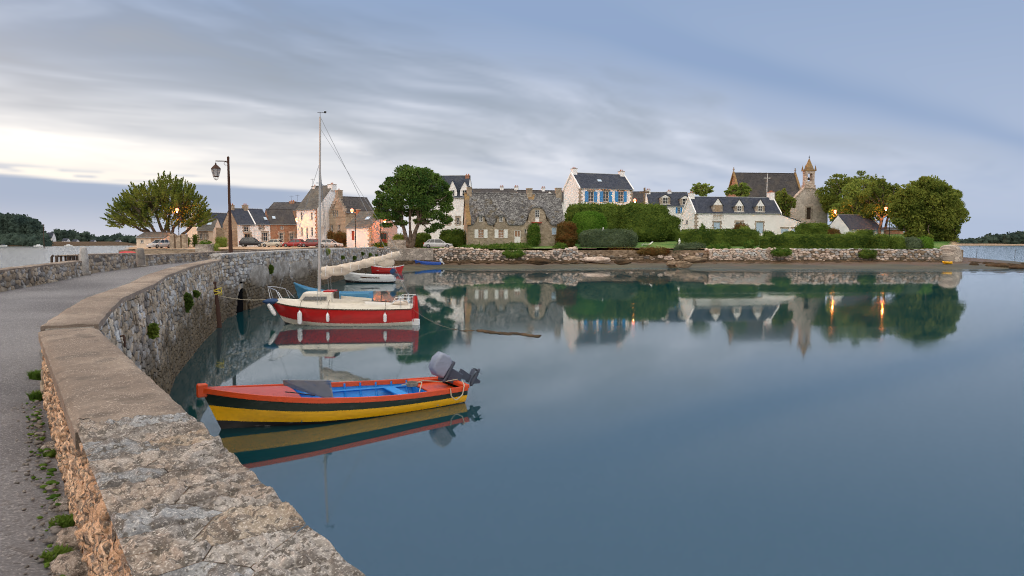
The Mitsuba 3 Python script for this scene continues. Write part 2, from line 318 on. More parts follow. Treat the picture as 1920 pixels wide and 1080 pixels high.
class Line:
    """A plan polyline: place(s, out) gives the point at arc length s, shifted to its right by out (to the left when out < 0)."""
    def __init__(self, pts, sm=0):
        p = np.asarray(pts, float)
        self.p = p; self.c = np.concatenate([[0], np.cumsum(np.linalg.norm(np.diff(p[:, :2], axis=0), axis=1))]); self.L = self.c[-1]
    def xy(self, s): return np.stack([np.interp(s, self.c, self.p[:, k]) for k in (0, 1)], -1)
    def z(self, s): return np.interp(s, self.c, self.p[:, 2])
    def dirs(self, s, h=.6):
        d = self.xy(np.minimum(np.asarray(s) + h, self.L)) - self.xy(np.maximum(np.asarray(s) - h, 0))
        return d / np.linalg.norm(d, axis=-1, keepdims=True)
    def place(self, s, out):
        d = self.dirs(s); return self.xy(s) + np.stack([d[..., 1], -d[..., 0]], -1) * np.asarray(out)[..., None]

def cells(w, h, cw, ch, seed, jitter=.42, holes=None):
    """Irregular rubble over the rectangle w x h: convex polygons about cw x ch."""
    r = np.random.default_rng(seed); rows = max(1, round(h / ch)); pts = []
    for i in range(rows):
        n = max(1, round(w / cw)); off = r.random()
        for j in range(n + 1):
            pts.append(((j - off + .5 + r.uniform(-jitter, jitter)) * w / n, (i + .5 + r.uniform(-jitter, jitter) * .8) * h / rows))
    p = np.array(pts); p = p[(p[:, 0] > 0) & (p[:, 0] < w)]
    k = np.array([1 / cw, 1 / ch]); q = p * k; W, H = w / cw, h / ch
    mir = np.vstack([q, q * [-1, 1], q * [1, -1], [2 * W, 0] + q * [-1, 1], [0, 2 * H] + q * [1, -1]])
    vo = Voronoi(mir); out = []
    for i in range(len(q)):
        reg = vo.regions[vo.point_region[i]]
        if -1 in reg or len(reg) < 3: continue
        out.append(Polygon(vo.vertices[reg] / k))
    return out
def pillow(poly, joint, r, depth=.05, back_=.05, N=9, rough=.008):
    """One stone of a rubble wall in (s, h, outwards): proud face, rounded edge, sides that reach back into the mortar."""
    g = poly.buffer(-joint)
    if g.is_empty or g.area < 1e-4: return None
    if g.geom_type != 'Polygon': g = max(g.geoms, key=lambda x: x.area)
    g = g.buffer(-joint * .8).buffer(joint * .8) if g.area > .01 else g
    if g.is_empty: return None
    if g.geom_type != 'Polygon': g = max(g.geoms, key=lambda x: x.area)
    e = g.exterior; b = np.array([e.interpolate(t, normalized=True).coords[0] for t in np.arange(N) / N]); c = b.mean(0)
    b = b + r.normal(0, rough * .35, b.shape)
    tilt = r.normal(0, .05, 2); d0 = depth * r.uniform(.55, 1.25)
    def lvl(k, d): x = c + (b - c) * k; return np.column_stack([x, d + ((x - c) @ tilt) * (d > 0) + (r.normal(0, rough, N) if d > 0 else 0)])
    v = np.vstack([lvl(1.0, -back_), lvl(1.0, d0 * .45), lvl(.88, d0), [[c[0], c[1], d0 * 1.05 + r.normal(0, rough)]]])
    a = np.arange(N); n_ = (a + 1) % N
    f = np.vstack([np.stack([k * N + a, k * N + n_, (k + 1) * N + n_], 1) for k in (0, 1)] + [np.stack([k * N + a, (k + 1) * N + n_, (k + 1) * N + a], 1) for k in (0, 1)] + [np.stack([2 * N + a, 2 * N + n_, a * 0 + 3 * N], 1)])
    if poly.exterior.is_ccw is False: f = f[:, ::-1]
    return tm(v, f)
def ccw(p): return p if p.exterior.is_ccw else Polygon(list(p.exterior.coords)[::-1])
TONES = [('granite_grey', .44), ('granite_warm', .26), ('granite_pale', .14), ('granite_dark', .16)]
def rubble(parent, line, s0, s1, zlo, zhi, out, cw, ch, seed, keep=300, tones=TONES, batter=0.0, side=1, joint=.016, depth=.05, near=None, skip=None, N=9, name='stone'):
    """Faces a wall that follows the plan line with stones: the ones nearest the camera are parts, the rest one part of kind stuff. side 1: the face to the right of the line."""
    r = np.random.default_rng(seed); w = s1 - s0; h = max(zhi(s) - zlo(s) for s in np.linspace(s0, s1, 30)); ms = []
    for p in cells(w, h, cw, ch, seed):
        c = p.centroid; top = zhi(s0 + c.x)
        if zlo(s0 + c.x) + p.bounds[1] > top - .02: continue
        p = p.intersection(sbox(-1, -1, w + 1, top - zlo(s0 + c.x)))
        if p.geom_type != 'Polygon' or p.area < .3 * cw * ch * .3: continue
        if skip is not None and skip(s0 + c.x, zlo(s0 + c.x) + c.y): continue
        m = pillow(ccw(p), joint, r, depth, N=N)
        if m is None: continue
        v = np.array(m.vertices); s = np.clip(s0 + v[:, 0], 0, line.L); z = v[:, 1] + zlo(s0 + c.x)
        xy = line.place(s, side * (out + v[:, 2] + batter * (top - z)))
        ms.append(tm(np.column_stack([xy, z]), m.faces[:, ::-1] if side > 0 else m.faces))
    eye = np.array([0, 0, CZ]); ms.sort(key=lambda m: np.linalg.norm(m.vertices.mean(0) - eye))
    nm, pr = [t[0] for t in tones], np.array([t[1] for t in tones]); pr = pr / pr.sum()
    for m in ms[:keep]: obj(name, m, nm[r.choice(len(nm), p=pr)], parent, smooth=50)
    rest = ms[keep:]
    pick = r.choice(len(nm), p=pr, size=len(rest))
    for i in range(len(nm)):
        g = [m for m, q in zip(rest, pick) if q == i]
        if g: obj('far_' + name, g, nm[i], parent, smooth=50, kind='stuff')
def rock_patch(poly, place, cell_d, spacing, seed, dome=.03, rough=.02, base=-.03, k=9.0):
    """One big rough stone, densely meshed: poly in (s, h), place(s, h, out) puts it."""
    g = ccw(poly); x0, y0, x1, y1 = g.bounds
    gx, gy = np.meshgrid(np.arange(x0, x1, spacing), np.arange(y0, y1, spacing)); q = np.column_stack([gx.ravel(), gy.ravel()])
    r = np.random.default_rng(seed); q = q + r.uniform(-.3, .3, q.shape) * spacing
    from shapely import contains_xy, points, distance
    q = q[contains_xy(g, q[:, 0], q[:, 1])]
    L = g.exterior.length; nb = max(8, int(L / spacing)); b = np.array([g.exterior.interpolate(t, normalized=True).coords[0] for t in np.arange(nb) / nb])
    v = np.vstack([b, q]); d = np.concatenate([np.zeros(nb), distance(points(q), g.exterior) if len(q) else []])
    f = Delaunay(v).simplices
    a = v[f]; cr = (a[:, 1, 0] - a[:, 0, 0]) * (a[:, 2, 1] - a[:, 0, 1]) - (a[:, 1, 1] - a[:, 0, 1]) * (a[:, 2, 0] - a[:, 0, 0])
    f = np.where((cr < 0)[:, None], f[:, ::-1], f); f = f[np.abs(cr) > 1e-9]
    n3 = np.column_stack([v * k, np.full(len(v), seed % 17)])
    h = sstep(0, cell_d, d)
    o = base * (1 - h) + h * (dome * r.uniform(.5, 1.2) + rough * 2 * (meshkit.fbm(n3, 4, 3) - .5) + rough * 1.3 * np.abs(meshkit.fbm(n3 * [.5, 2.2, 1] + 40, 3, 8) - .5) * -2)
    t = r.normal(0, .06, 2); o = o + h * ((v - v.mean(0)) @ t)
    return tm(place(v[:, 0], v[:, 1], o), f)

# ------------------------------------------------------------------ the water and the sea bed of the setting
BAY = [(-6000, 8), (-25.2, 8), (-25.2, 104), (-70, 125), (-120, 260), (-100, 900), (-6000, 900)]
def sheet(pts): v, f = trimesh.creation.triangulate_polygon(Polygon(pts), engine='earcut'); m = tm(np.column_stack([v, 0 * v[:, 0]]), f); return m if m.face_normals[0, 2] > 0 else tm(m.vertices, m.faces[:, ::-1])
obj('bay_water', sheet(BAY), 'bay_sky_tinted', kind='structure')
obj('sea', sheet([(-6000, -300), (6000, -300), (6000, 9000), (-6000, 9000)] + BAY[::-1]), 'sea_surface', kind='structure')

# ------------------------------------------------------------------ the causeway: road between two walls
def rot90(d): return np.array([d[1], -d[0]])
D1 = np.array([-.595, .803]); D1 /= np.linalg.norm(D1)
NEAR = Line([(1.97, -1.31, 2.75), (-.41, 1.89, 2.75), (-4.73, 7.72, 2.75)])                                 # waterside edges, from the viewer outwards
BEND = Line([(-4.72, 7.70, 2.80), (-5.66, 9.55, 2.80), (-6.55, 11.4, 2.80), (-8.05, 15.3, 2.80), (-9.4, 18.5, 2.83), (-10.62, 22.1, 2.88), (-11.8, 25.6, 2.89), (-12.95, 29.4, 2.9), (-14.08, 33.1, 2.9)])
FARW = Line([(-14.1, 33.12, 3.16), (-14.7, 38, 3.16), (-15.1, 41.9, 3.16), (-16.2, 52, 3.17), (-17.0, 65, 3.15), (-17.8, 80, 3.14), (-18.6, 94, 3.14)])
WN, WB, WF = .54, .50, .50                                                                                   # thickness
LEFT = Line([(-14.6, 2, 2.62), (-15.8, 14, 2.7), (-17.2, 22.9, 2.80), (-18.4, 27.3, 2.86), (-19.55, 31.0, 2.90)])         # roadside faces of the wall on the left
LEFT2 = Line([(-20.2, 32.6, 3.16), (-20.7, 33.7, 3.15), (-22.0, 40.0, 3.10)])
LEFT3 = Line([(-22.3, 41.6, 2.97), (-22.5, 43.5, 2.97), (-22.74, 48.1, 2.98), (-23.4, 52.1, 3.0), (-24.0, 60, 3.02), (-24.2, 75, 3.05), (-24.0, 86, 3.1), (-23.8, 97, 3.1)])
def road_z(y): return np.interp(y, [-5, 20, 31, 40, 48, 52, 80, 110], [2.0, 2.0, 2.18, 2.25, 2.35, 2.4, 2.62, 2.85])
ys = np.concatenate([np.arange(-2.5, 12, .12), np.arange(12, 40, .35), np.arange(40, 100, 1.2)])
rx = np.concatenate([NEAR.p[:2], BEND.p, FARW.p[1:]]); lx = np.concatenate([[(-14.2, -4, 0)], LEFT.p, LEFT2.p, LEFT3.p])
xr = np.interp(ys, rx[:, 1], rx[:, 0]) - .22; xl = np.interp(ys, lx[:, 1], lx[:, 0]) - .12
k = (1 - (1 - np.linspace(0, 1, 80)) ** 1.8)
RX = xl[:, None] + (xr - xl)[:, None] * k[None]; RY = np.repeat(ys[:, None], 80, 1)
RZ = road_z(RY) + .03 * (meshkit.fbm(np.stack([RX * .7, RY * .7, RX * 0], -1), 3, 2) - .5) + .012 * (meshkit.fbm(np.stack([RX * 5, RY * 5, RX * 0], -1), 3, 4) - .5)
RZ -= .05 * np.exp(-((xr[:, None] - RX - .35) / .35) ** 2)
obj('road', grid_mesh(np.stack([RX, RY, RZ], -1), flip=True), 'asphalt', smooth=True, kind='structure')
# the fill under the road, down to the bed
fill = Polygon([(x - .1, y) for x, y, _ in lx[1:]] + [(-24, 100), (-18.7, 100)] + [(x - .2, y) for x, y, _ in rx[::-1]])
obj('causeway_fill', trimesh.transformations.rotation_matrix(0, [0, 0, 1]) is not None and extrude(fill.buffer(-.12), 3.2).apply_translation([0, 0, -1.45]), 'joint_mortar', kind='structure')

def wall_core(line, thick, bottom, inset=.0, top=-.03, n=60):
    """The mortar body of a wall that follows the line: cross-section from the bed to just under the coping."""
    s = np.unique(np.concatenate([np.linspace(0, line.L, n), line.c])); z = line.z(s) + top
    a, b = line.place(s, -inset + 0 * s), line.place(s, -thick + inset + 0 * s); L = len(s)
    v = np.vstack([np.column_stack([a, np.full(L, bottom)]), np.column_stack([a, z]), np.column_stack([b, z]), np.column_stack([b, np.full(L, bottom)])])
    i = np.arange(L - 1); q = [np.stack([k * L + i, k * L + i + 1, ((k + 1) % 4) * L + i + 1, ((k + 1) % 4) * L + i], 1) for k in range(4)]
    q = np.vstack(q + [np.array([[0, L, 2 * L, 3 * L], [4 * L - 1, 3 * L - 1, 2 * L - 1, L - 1]])])
    m = quads(v, q); m.fix_normals(); return m

# 1 the parapet beside the viewer: rough stones laid in mortar, farther on a smooth screed
w1 = thing('near_parapet', 'low granite parapet in the near left foreground, rough rubble top turning into smooth brown screed', 'wall')
obj('mortar_core', wall_core(NEAR, WN, -1.2, .03, -.045), 'glow_tinted_rock', w1)
S_ROUGH = 6.40                                                                                               # arc length where the screed begins
def on_top(line):
    def place(s, h, o): return np.column_stack([line.place(np.clip(s, 0, line.L), -h), line.z(s) + o])
    return place
r_ = np.random.default_rng(3)
for i, p in enumerate(cells(S_ROUGH - 1.9, WN, .19, .27, 41)):
    c = p.centroid; s0 = 1.9 + c.x
    p = affinity.translate(p, 1.9, 0).buffer(-.002)
    if p.is_empty: continue
    edge = .03 * (r_.random() - .6) * .4 if (c.y < .1) else 0.0
    near = s0 < 5.2
    def pl(s, h, o, e=edge, y=c.y): return np.column_stack([NEAR.place(np.clip(s, 0, NEAR.L), -(h + np.where(h < .06, e + .006 * np.sin(s * 23), 0))), NEAR.z(s) + o])
    obj('coping_stone', rock_patch(p, pl, .012, .007 if near else .011, 100 + i, .004, .024, -.010, 13.0), r_.choice(['rough_rock', 'rough_rock_blue', 'rough_rock_ochre'], p=[.74, .16, .10]), w1, smooth=True)
def coping(parent, line, s0, s1, thick, seed, over=.02, spacing=.03, amp=.010, tone='coping_concrete'):
    """One length of smooth coping: crowned screed with worn, uneven arrises and a skirt that hangs a little over the faces."""
    n = max(6, int((s1 - s0) / spacing)); m = 16; s = np.linspace(s0, s1, n); e = np.linspace(0, 1, m); e = .5 - .5 * np.cos(e * math.pi) * (.6 + .4 * np.abs(np.cos(e * math.pi)))
    S, H = np.meshgrid(s, -over + e * (thick + 2 * over), indexing='ij')
    P = np.column_stack([line.place(S.ravel(), -H.ravel()), line.z(S.ravel())]).reshape(n, m, 3)
    q = np.stack([P[..., 0] * 2.2, P[..., 1] * 2.2, P[..., 2] * 0 + seed], -1)
    d = np.minimum(H + over, thick + over - H)
    de = np.minimum(d, np.minimum(S - s0, s1 - S) + .012)
    P[..., 2] += amp * 2 * (meshkit.fbm(q * 3, 4, seed) - .5) - .022 * (1 - sstep(0, .05, de)) * (.5 + meshkit.fbm(q * 4, 3, seed + 1))
    low = lambda i, dz: np.column_stack([P[:, i, :2], P[:, i, 2] - dz])
    P = np.concatenate([low(0, .09)[:, None], P, low(-1, .09)[:, None]], 1)
    P = np.concatenate([P[:1] - [0, 0, .09], P, P[-1:] - [0, 0, .09]], 0)
    return obj('coping_slab', grid_mesh(P, flip=True), tone, parent, smooth=40)
coping(w1, NEAR, S_ROUGH - .05, NEAR.L - .02, WN, 3, spacing=.02, over=.004)
# its face towards the road
def road_face(s, h, o): return np.column_stack([NEAR.place(np.clip(s, 0, NEAR.L), -(WN - .02 + o)), 1.93 + h])
for i, p in enumerate(cells(NEAR.L - 1.9, .78, .22, .10, 57)):
    c = p.centroid; p = affinity.translate(p, 1.9, 0).buffer(-.006)
    if p.is_empty or p.geom_type != 'Polygon': continue
    s_ = 1.9 + c.x
    m = rock_patch(p, road_face, .018, .014 if s_ < 6 else .02, 300 + i, .012, .03, -.03, k=7.0)
    obj('face_stone', tm(m.vertices, m.faces[:, ::-1]), r_.choice(['glow_tinted_rock', 'glow_tinted_rock', 'glow_tinted_rock_pale']), w1, smooth=True)
rubble(w1, NEAR, 1.0, NEAR.L, lambda s: .2, lambda s: 2.66, -.05, .34, .2, 61, keep=0, N=8)

# 2 the curving wall beyond the step
w2 = thing('quay_wall', 'curving grey rubble quay wall with a smooth brown coping, rising from the water beside the road', 'wall')
obj('mortar_core', wall_core(BEND, WB, -1.2, .02, -.05), 'joint_mortar', w2)
for i, (a, b) in enumerate([(0, 4.2), (4.2, 8.7), (8.7, 15.4), (15.4, 22.0), (22.0, BEND.L)]): coping(w2, BEND, a + .006, b - .006, WB, 21 + i, spacing=.06, over=.025)
rubble(w2, BEND, .0, BEND.L, lambda s: -.25, lambda s: float(BEND.z(s)) - .08, .0, .29, .155, 5, tones=[('granite_grey', .28), ('granite_warm', .52), ('granite_pale', .05), ('granite_dark', .15)], batter=.05, N=9, joint=.008, depth=.026)
rubble(w2, BEND, .0, 8.0, lambda s: 1.95, lambda s: float(BEND.z(s)) - .08, WB, .3, .2, 6, keep=0, side=-1, N=7)

# 3 the higher wall that goes on to the village, with a drain arch
w3 = thing('far_quay_wall', 'long grey harbour wall, the higher straight part with a dark drain arch that runs on to the village', 'wall')
ARCH_S, ARCH_R, ARCH_T = 3.35, 1.05, .42
core3 = wall_core(FARW, WF, -1.2, .02, -.03)
ac = FARW.place(np.array([ARCH_S]), np.array([0.0]))[0]; ad = FARW.dirs(np.array([ARCH_S]))[0]
def arch_poly(r, top): return Polygon([(-r, -1.5), (r, -1.5), (r, top)] + [(r * math.cos(t), top + r * .82 * math.sin(t)) for t in np.linspace(0, math.pi, 15)[1:-1]] + [(-r, top)])
pr = extrude(arch_poly(ARCH_R, ARCH_T), 1.6); v = np.array(pr.vertices)
cut = tm(np.column_stack([ac[0] + ad[0] * v[:, 0] - ad[1] * (v[:, 2] - 1.3), ac[1] + ad[1] * v[:, 0] + ad[0] * (v[:, 2] - 1.3), v[:, 1]]), pr.faces); cut.fix_normals()
obj('mortar_core', back(solid(core3) - solid(cut)), 'joint_mortar', w3)
r9 = np.random.default_rng(9)
for s0_, z0_, a_, b_ in ((7.2, 1.75, 2.2, .62), (12.5, 1.9, 2.4, .6), (18.5, 1.7, 3.2, .7), (25.5, 1.8, 2.6, .7)):
    tt = np.linspace(0, 2 * math.pi, 40)[:-1]; rr = 1 + .35 * (meshkit.fbm(np.column_stack([np.cos(tt) * 2 + s0_, np.sin(tt) * 2, tt * 0]), 3, 5) - .5) * 2
    q = np.column_stack([s0_ + a_ * rr * np.sign(np.cos(tt)) * np.abs(np.cos(tt)) ** .6, z0_ + b_ * rr * np.sign(np.sin(tt)) * np.abs(np.sin(tt)) ** .6]); c9 = np.array([[s0_, z0_]]); v9 = np.vstack([q, c9 + (q - c9) * .96, c9])
    o9 = np.r_[np.full(39, .0), np.full(39, .058), .062]; f9 = [(i, (i + 1) % 39, 39 + (i + 1) % 39) for i in range(39)] + [(i, 39 + (i + 1) % 39, 39 + i) for i in range(39)] + [(39 + i, 39 + (i + 1) % 39, 78) for i in range(39)]
    obj('cement_patch', tm(np.column_stack([FARW.place(v9[:, 0], o9 + .03 * (3.1 - v9[:, 1])), v9[:, 1]]), [t[::-1] for t in f9]), 'joint_mortar', w3, smooth=30)
obj('drain_recess', [tube([(*(ac + rot90(ad) * -1.25), -.8), (*(ac + rot90(ad) * -1.25), 1.6)], 1.3, 10)], 'shade_black', w3)  # black drum stands for the shade inside the arch
for i in range(11):
    t0, t1 = math.pi * i / 11 + .02, math.pi * (i + 1) / 11 - .02; q = []
    for t in (t0, t1):
        for rr in (ARCH_R, ARCH_R + .30):
            for o in (-.2, .075): x, z = rr * math.cos(t), ARCH_T + rr * .82 * math.sin(t); b = ac + ad * x + rot90(ad) * o; q.append((b[0], b[1], z))
    obj('arch_stone', hull(q), r_.choice(['granite_grey', 'granite_warm', 'granite_pale']), w3)
rubble(w3, FARW, 0, FARW.L, lambda s: -.25, lambda s: float(FARW.z(s)) - .06, .0, .36, .19, 9, batter=.03, N=8, joint=.012, depth=.036, skip=lambda s, z: ((s - ARCH_S) / (ARCH_R + .3)) ** 2 + (max(z - ARCH_T, 0) / ((ARCH_R + .38) * .82)) ** 2 < 1)
rubble(w3, FARW, 0, FARW.L, lambda s: 2.2, lambda s: float(FARW.z(s)) - .06, WF, .40, .21, 10, keep=0, side=-1, N=7)
rubble(w3, Line([(*FARW.place(np.array([0.]), np.array([-WF]))[0], 3.16), (*FARW.p[0, :2], 3.16)]), 0, WF, lambda s: 1.9, lambda s: 3.1, 0, .25, .16, 12, keep=20)
for i in range(12): coping(w3, FARW, FARW.L * i / 12 + .01, FARW.L * (i + 1) / 12 - .01, WF, 40 + i, spacing=.25, over=.03, tone='granite_grey')
# the rubble foot of the wall and the mooring ring in its face
rg = thing('mooring_ring', 'small rusty iron mooring ring hanging on the quay wall below the brown coping', 'ring')
q = atz(235, 648, 2.0); s_ = 3.0; c0 = np.array([*BEND.place(np.array([3.1]), np.array([.10]))[0], 2.25])
d_ = np.array([*BEND.dirs(np.array([3.1]))[0], 0])
obj('hoop', tube([c0 + d_ * .085 * math.cos(t) + np.array([0, 0, .085 * math.sin(t) - .08]) for t in np.linspace(0, 2 * math.pi, 17)], .013, 6, False), 'rust', rg, smooth=True)
obj('staple', tube([c0 + np.array([*(-rot90(d_[:2]) * .12), 0]), c0 + np.array([0, 0, .01])], .014, 6), 'rust', rg)

# the wall on the left side of the road: three lengths and two granite posts
for line, nm, lab, sd in ((LEFT, 'roadside_wall', 'low rough stone wall on the left of the road, the near length left of the taller post', 71), (LEFT2, 'roadside_wall', 'middle length of the low stone wall left of the road, between the two granite posts', 72), (LEFT3, 'roadside_wall', 'far low stone wall left of the road, from the second granite post on to the village', 73)):
    w = thing(nm, lab, 'wall')
    m = wall_core(line, .42, -1.2, .0, -.045); obj('mortar_core', m, 'joint_mortar', w)
    vis = LEFT.c[1] if line is LEFT else 0
    rubble(w, line, vis, line.L, lambda s: float(road_z(line.xy(s)[1])) - .06, lambda s: float(line.z(s)) - .05, 0, .27, .2, sd, keep=300, tones=[('granite_warm', .5), ('granite_grey', .25), ('granite_dark', .25)], joint=.012, depth=.035)
    n = max(1, int(line.L / 6))
    for i in range(n): coping(w, line, line.L * i / n + .01, line.L * (i + 1) / n - .01, .42, sd + 20 + i, over=.03, spacing=.12, amp=.02, tone='coping_concrete')
for i, (x, y, r, h, lab) in enumerate([(-19.86, 31.7, .17, 1.3, 'rough round granite post at the gap of the roadside wall, nearer and taller one'), (-22.15, 40.75, .22, 1.1, 'squat dark granite post in the roadside wall, the farther of the two')]):
    z0 = float(road_z(y)); pp = thing('granite_post', lab, 'post')
    pr = [(0.0, -.1), (r * 1.05, -.1), (r * 1.02, .3), (r * .97, .7), (r * .93, h - .08), (r * .85, h - .01), (r * .55, h + .02), (0.0, h + .03)]
    m = lathe([(a, b) for a, b in pr], 18, (x, y, z0)); v = np.array(m.vertices); v[:, :2] += ((meshkit.fbm(v * 3.1, 3, i) - .5) * .06)[:, None]; obj('shaft', tm(v, m.faces), 'granite_grey' if i == 0 else 'granite_dark', pp, smooth=50)
    obj('footing', blob((x + .05, y - .1, z0), (r * 1.7, r * 1.5, .14), 2, .2, 2, i), 'granite_dark', pp, smooth=True)

# rusty mooring piles against the wall
def pile(u0, v0, u1, v1, z1, r, lab, rope=False):
    b = atz(u1, v1, 0); b2 = b + np.array([0, 0, -.8]); t = at(u0, v0, b[1] - .1)
    k = thing('mooring_pile', lab, 'post')
    obj('shaft', tube([b2, b + (t - b) * .5, t], [r * 1.1, r, r * .9], 10), 'rust', k, smooth=40)
    obj('cap', tube([t - [0, 0, .04], t + [0, 0, .05]], [r * 1.15, r * 1.05], 10), 'rust', k)
    return b, t
PB, PT_ = pile(398, 530, 411, 614, 0, .16, 'leaning rusty iron pile against the quay wall, yellow rope wound round it')
pile(524, 482, 530, 556, 0, .16, 'rusty iron pile against the far quay wall behind the bow of the red sailing boat')
c = PB + (PT_ - PB) * .80
obj('rope_coil', [tube([c + np.array([.30 * math.cos(t) + .04, .24 * math.sin(t) - .02, .11 * math.sin(t + a) + dz]) for t in np.linspace(0, 2 * math.pi, 25)], .022, 6, False) for a, dz in ((0, 0), (1.4, .06), (3.0, -.08))], 'yellow_rope', smooth=True, label='yellow rope coiled round the leaning rusty pile on the quay wall', cat_='rope')
# stones and tufts at the foot of the near parapet, plants that grow in the wall
r_ = np.random.default_rng(12)
for i, (u, v, sx, sy, sz) in enumerate([(133, 1012, .17, .10, .09), (137, 1062, .19, .11, .09), (95, 838, .14, .10, .06), (118, 940, .15, .09, .05), (152, 1120, .2, .1, .08)]):
    p = atz(u, v, 1.98); a = math.atan2(D1[1], D1[0]); b = bevel_box(-sx * .7, sx * .7, -sy * .7, sy * .7, -.1, sz * .75, .035); b = b.subdivide().subdivide().subdivide(); v_ = np.array(b.vertices)
    v_ += (meshkit.fbm(v_ * 9 + i * 7, 3, i) - .5)[:, None] * v_ / (np.linalg.norm(v_, axis=1, keepdims=True) + .01) * .10
    frame(p[0], p[1], 1.96, math.degrees(a) + r_.uniform(-12, 12))
    obj('foot_stone', tm(v_, b.faces), 'rough_rock', smooth=60, label=['loose squared stone at the foot of the near parapet, the upper of the pair', 'loose squared stone at the foot of the near parapet, lower and nearer the viewer', 'small flat stone at the parapet foot where the smooth coping ends', 'half buried stone at the parapet foot between the grass tufts', 'big foot stone at the very bottom edge beside the parapet'][i], cat_='stone')
    unframe()
def blades(c, rad, h, n, seed, lean=.5, wid=.008):
    r = np.random.default_rng(seed); a = r.uniform(0, 2 * math.pi, n); q = rad * np.sqrt(r.random(n)); b = np.column_stack([np.cos(a) * q, np.sin(a) * q * 1.0, 0 * q]) + c
    t = r.uniform(0, 2 * math.pi, n); d = np.column_stack([np.cos(t), np.sin(t), 0 * t]); hh = h * r.uniform(.4, 1.1, n)
    w = np.column_stack([-np.sin(t), np.cos(t), 0 * t]) * wid
    m1 = b + d * (lean * .35 * hh)[:, None] + np.array([0, 0, 1]) * (hh * .6)[:, None]; tp = b + d * (lean * hh)[:, None] + np.array([0, 0, 1]) * (hh * .9)[:, None]
    v = np.stack([b - w, b + w, m1 - w * .8, m1 + w * .8, tp], 1).reshape(-1, 3); i = np.arange(n)[:, None] * 5
    return tm(v, np.vstack([i + [0, 1, 3], i + [0, 3, 2], i + [2, 3, 4]]))
for i, (u, v, rad, h, n, lab) in enumerate([(73, 708, .10, .13, 420, 'green grass tuft at the far end of the near parapet foot'), (74, 745, .09, .10, 300, 'grey green weed tuft just below the farthest grass tuft at the parapet foot'), (97, 850, .06, .05, 160, 'dark moss tuft at the middle of the near parapet foot'), (119, 980, .07, .06, 260, 'bright green moss clump just above the loose squared stones'), (106, 1043, .07, .06, 260, 'bright green moss clump beside the lower loose squared stone')]):
    p = atz(u, v, 1.98)
    obj('grass_tuft', blades(p + [0, 0, -.02], rad, h, n, 200 + i, .6), 'ivy_leaf', label=lab, cat_='grass tuft')

# grit, moss and dead leaves swept along the foot of the near parapet
r_ = np.random.default_rng(77); gr, mo = [], []
for i in range(520):
    s0 = r_.uniform(2.4, NEAR.L - .05); o = abs(r_.normal(0, .10)) + .01; q = NEAR.place(np.array([s0]), np.array([-(WN + .02 + o)]))[0]; a = r_.uniform(.005, .016) * (1.4 if o < .08 else 1)
    (mo if r_.random() < .42 and o < .14 else gr).append(blob((*q, 1.985 + a * .2), (a * r_.uniform(.8, 1.7), a * r_.uniform(.8, 1.5), a * .7), 1, .4, 2, i))
obj('foot_grit', gr, 'granite_dark', smooth=True, kind='stuff', label='dark grit and small stones strewn along the foot of the near parapet', cat_='grit')
obj('foot_moss', mo, 'ivy_leaf', smooth=True, kind='stuff', label='green moss cushions along the foot of the near parapet', cat_='moss')

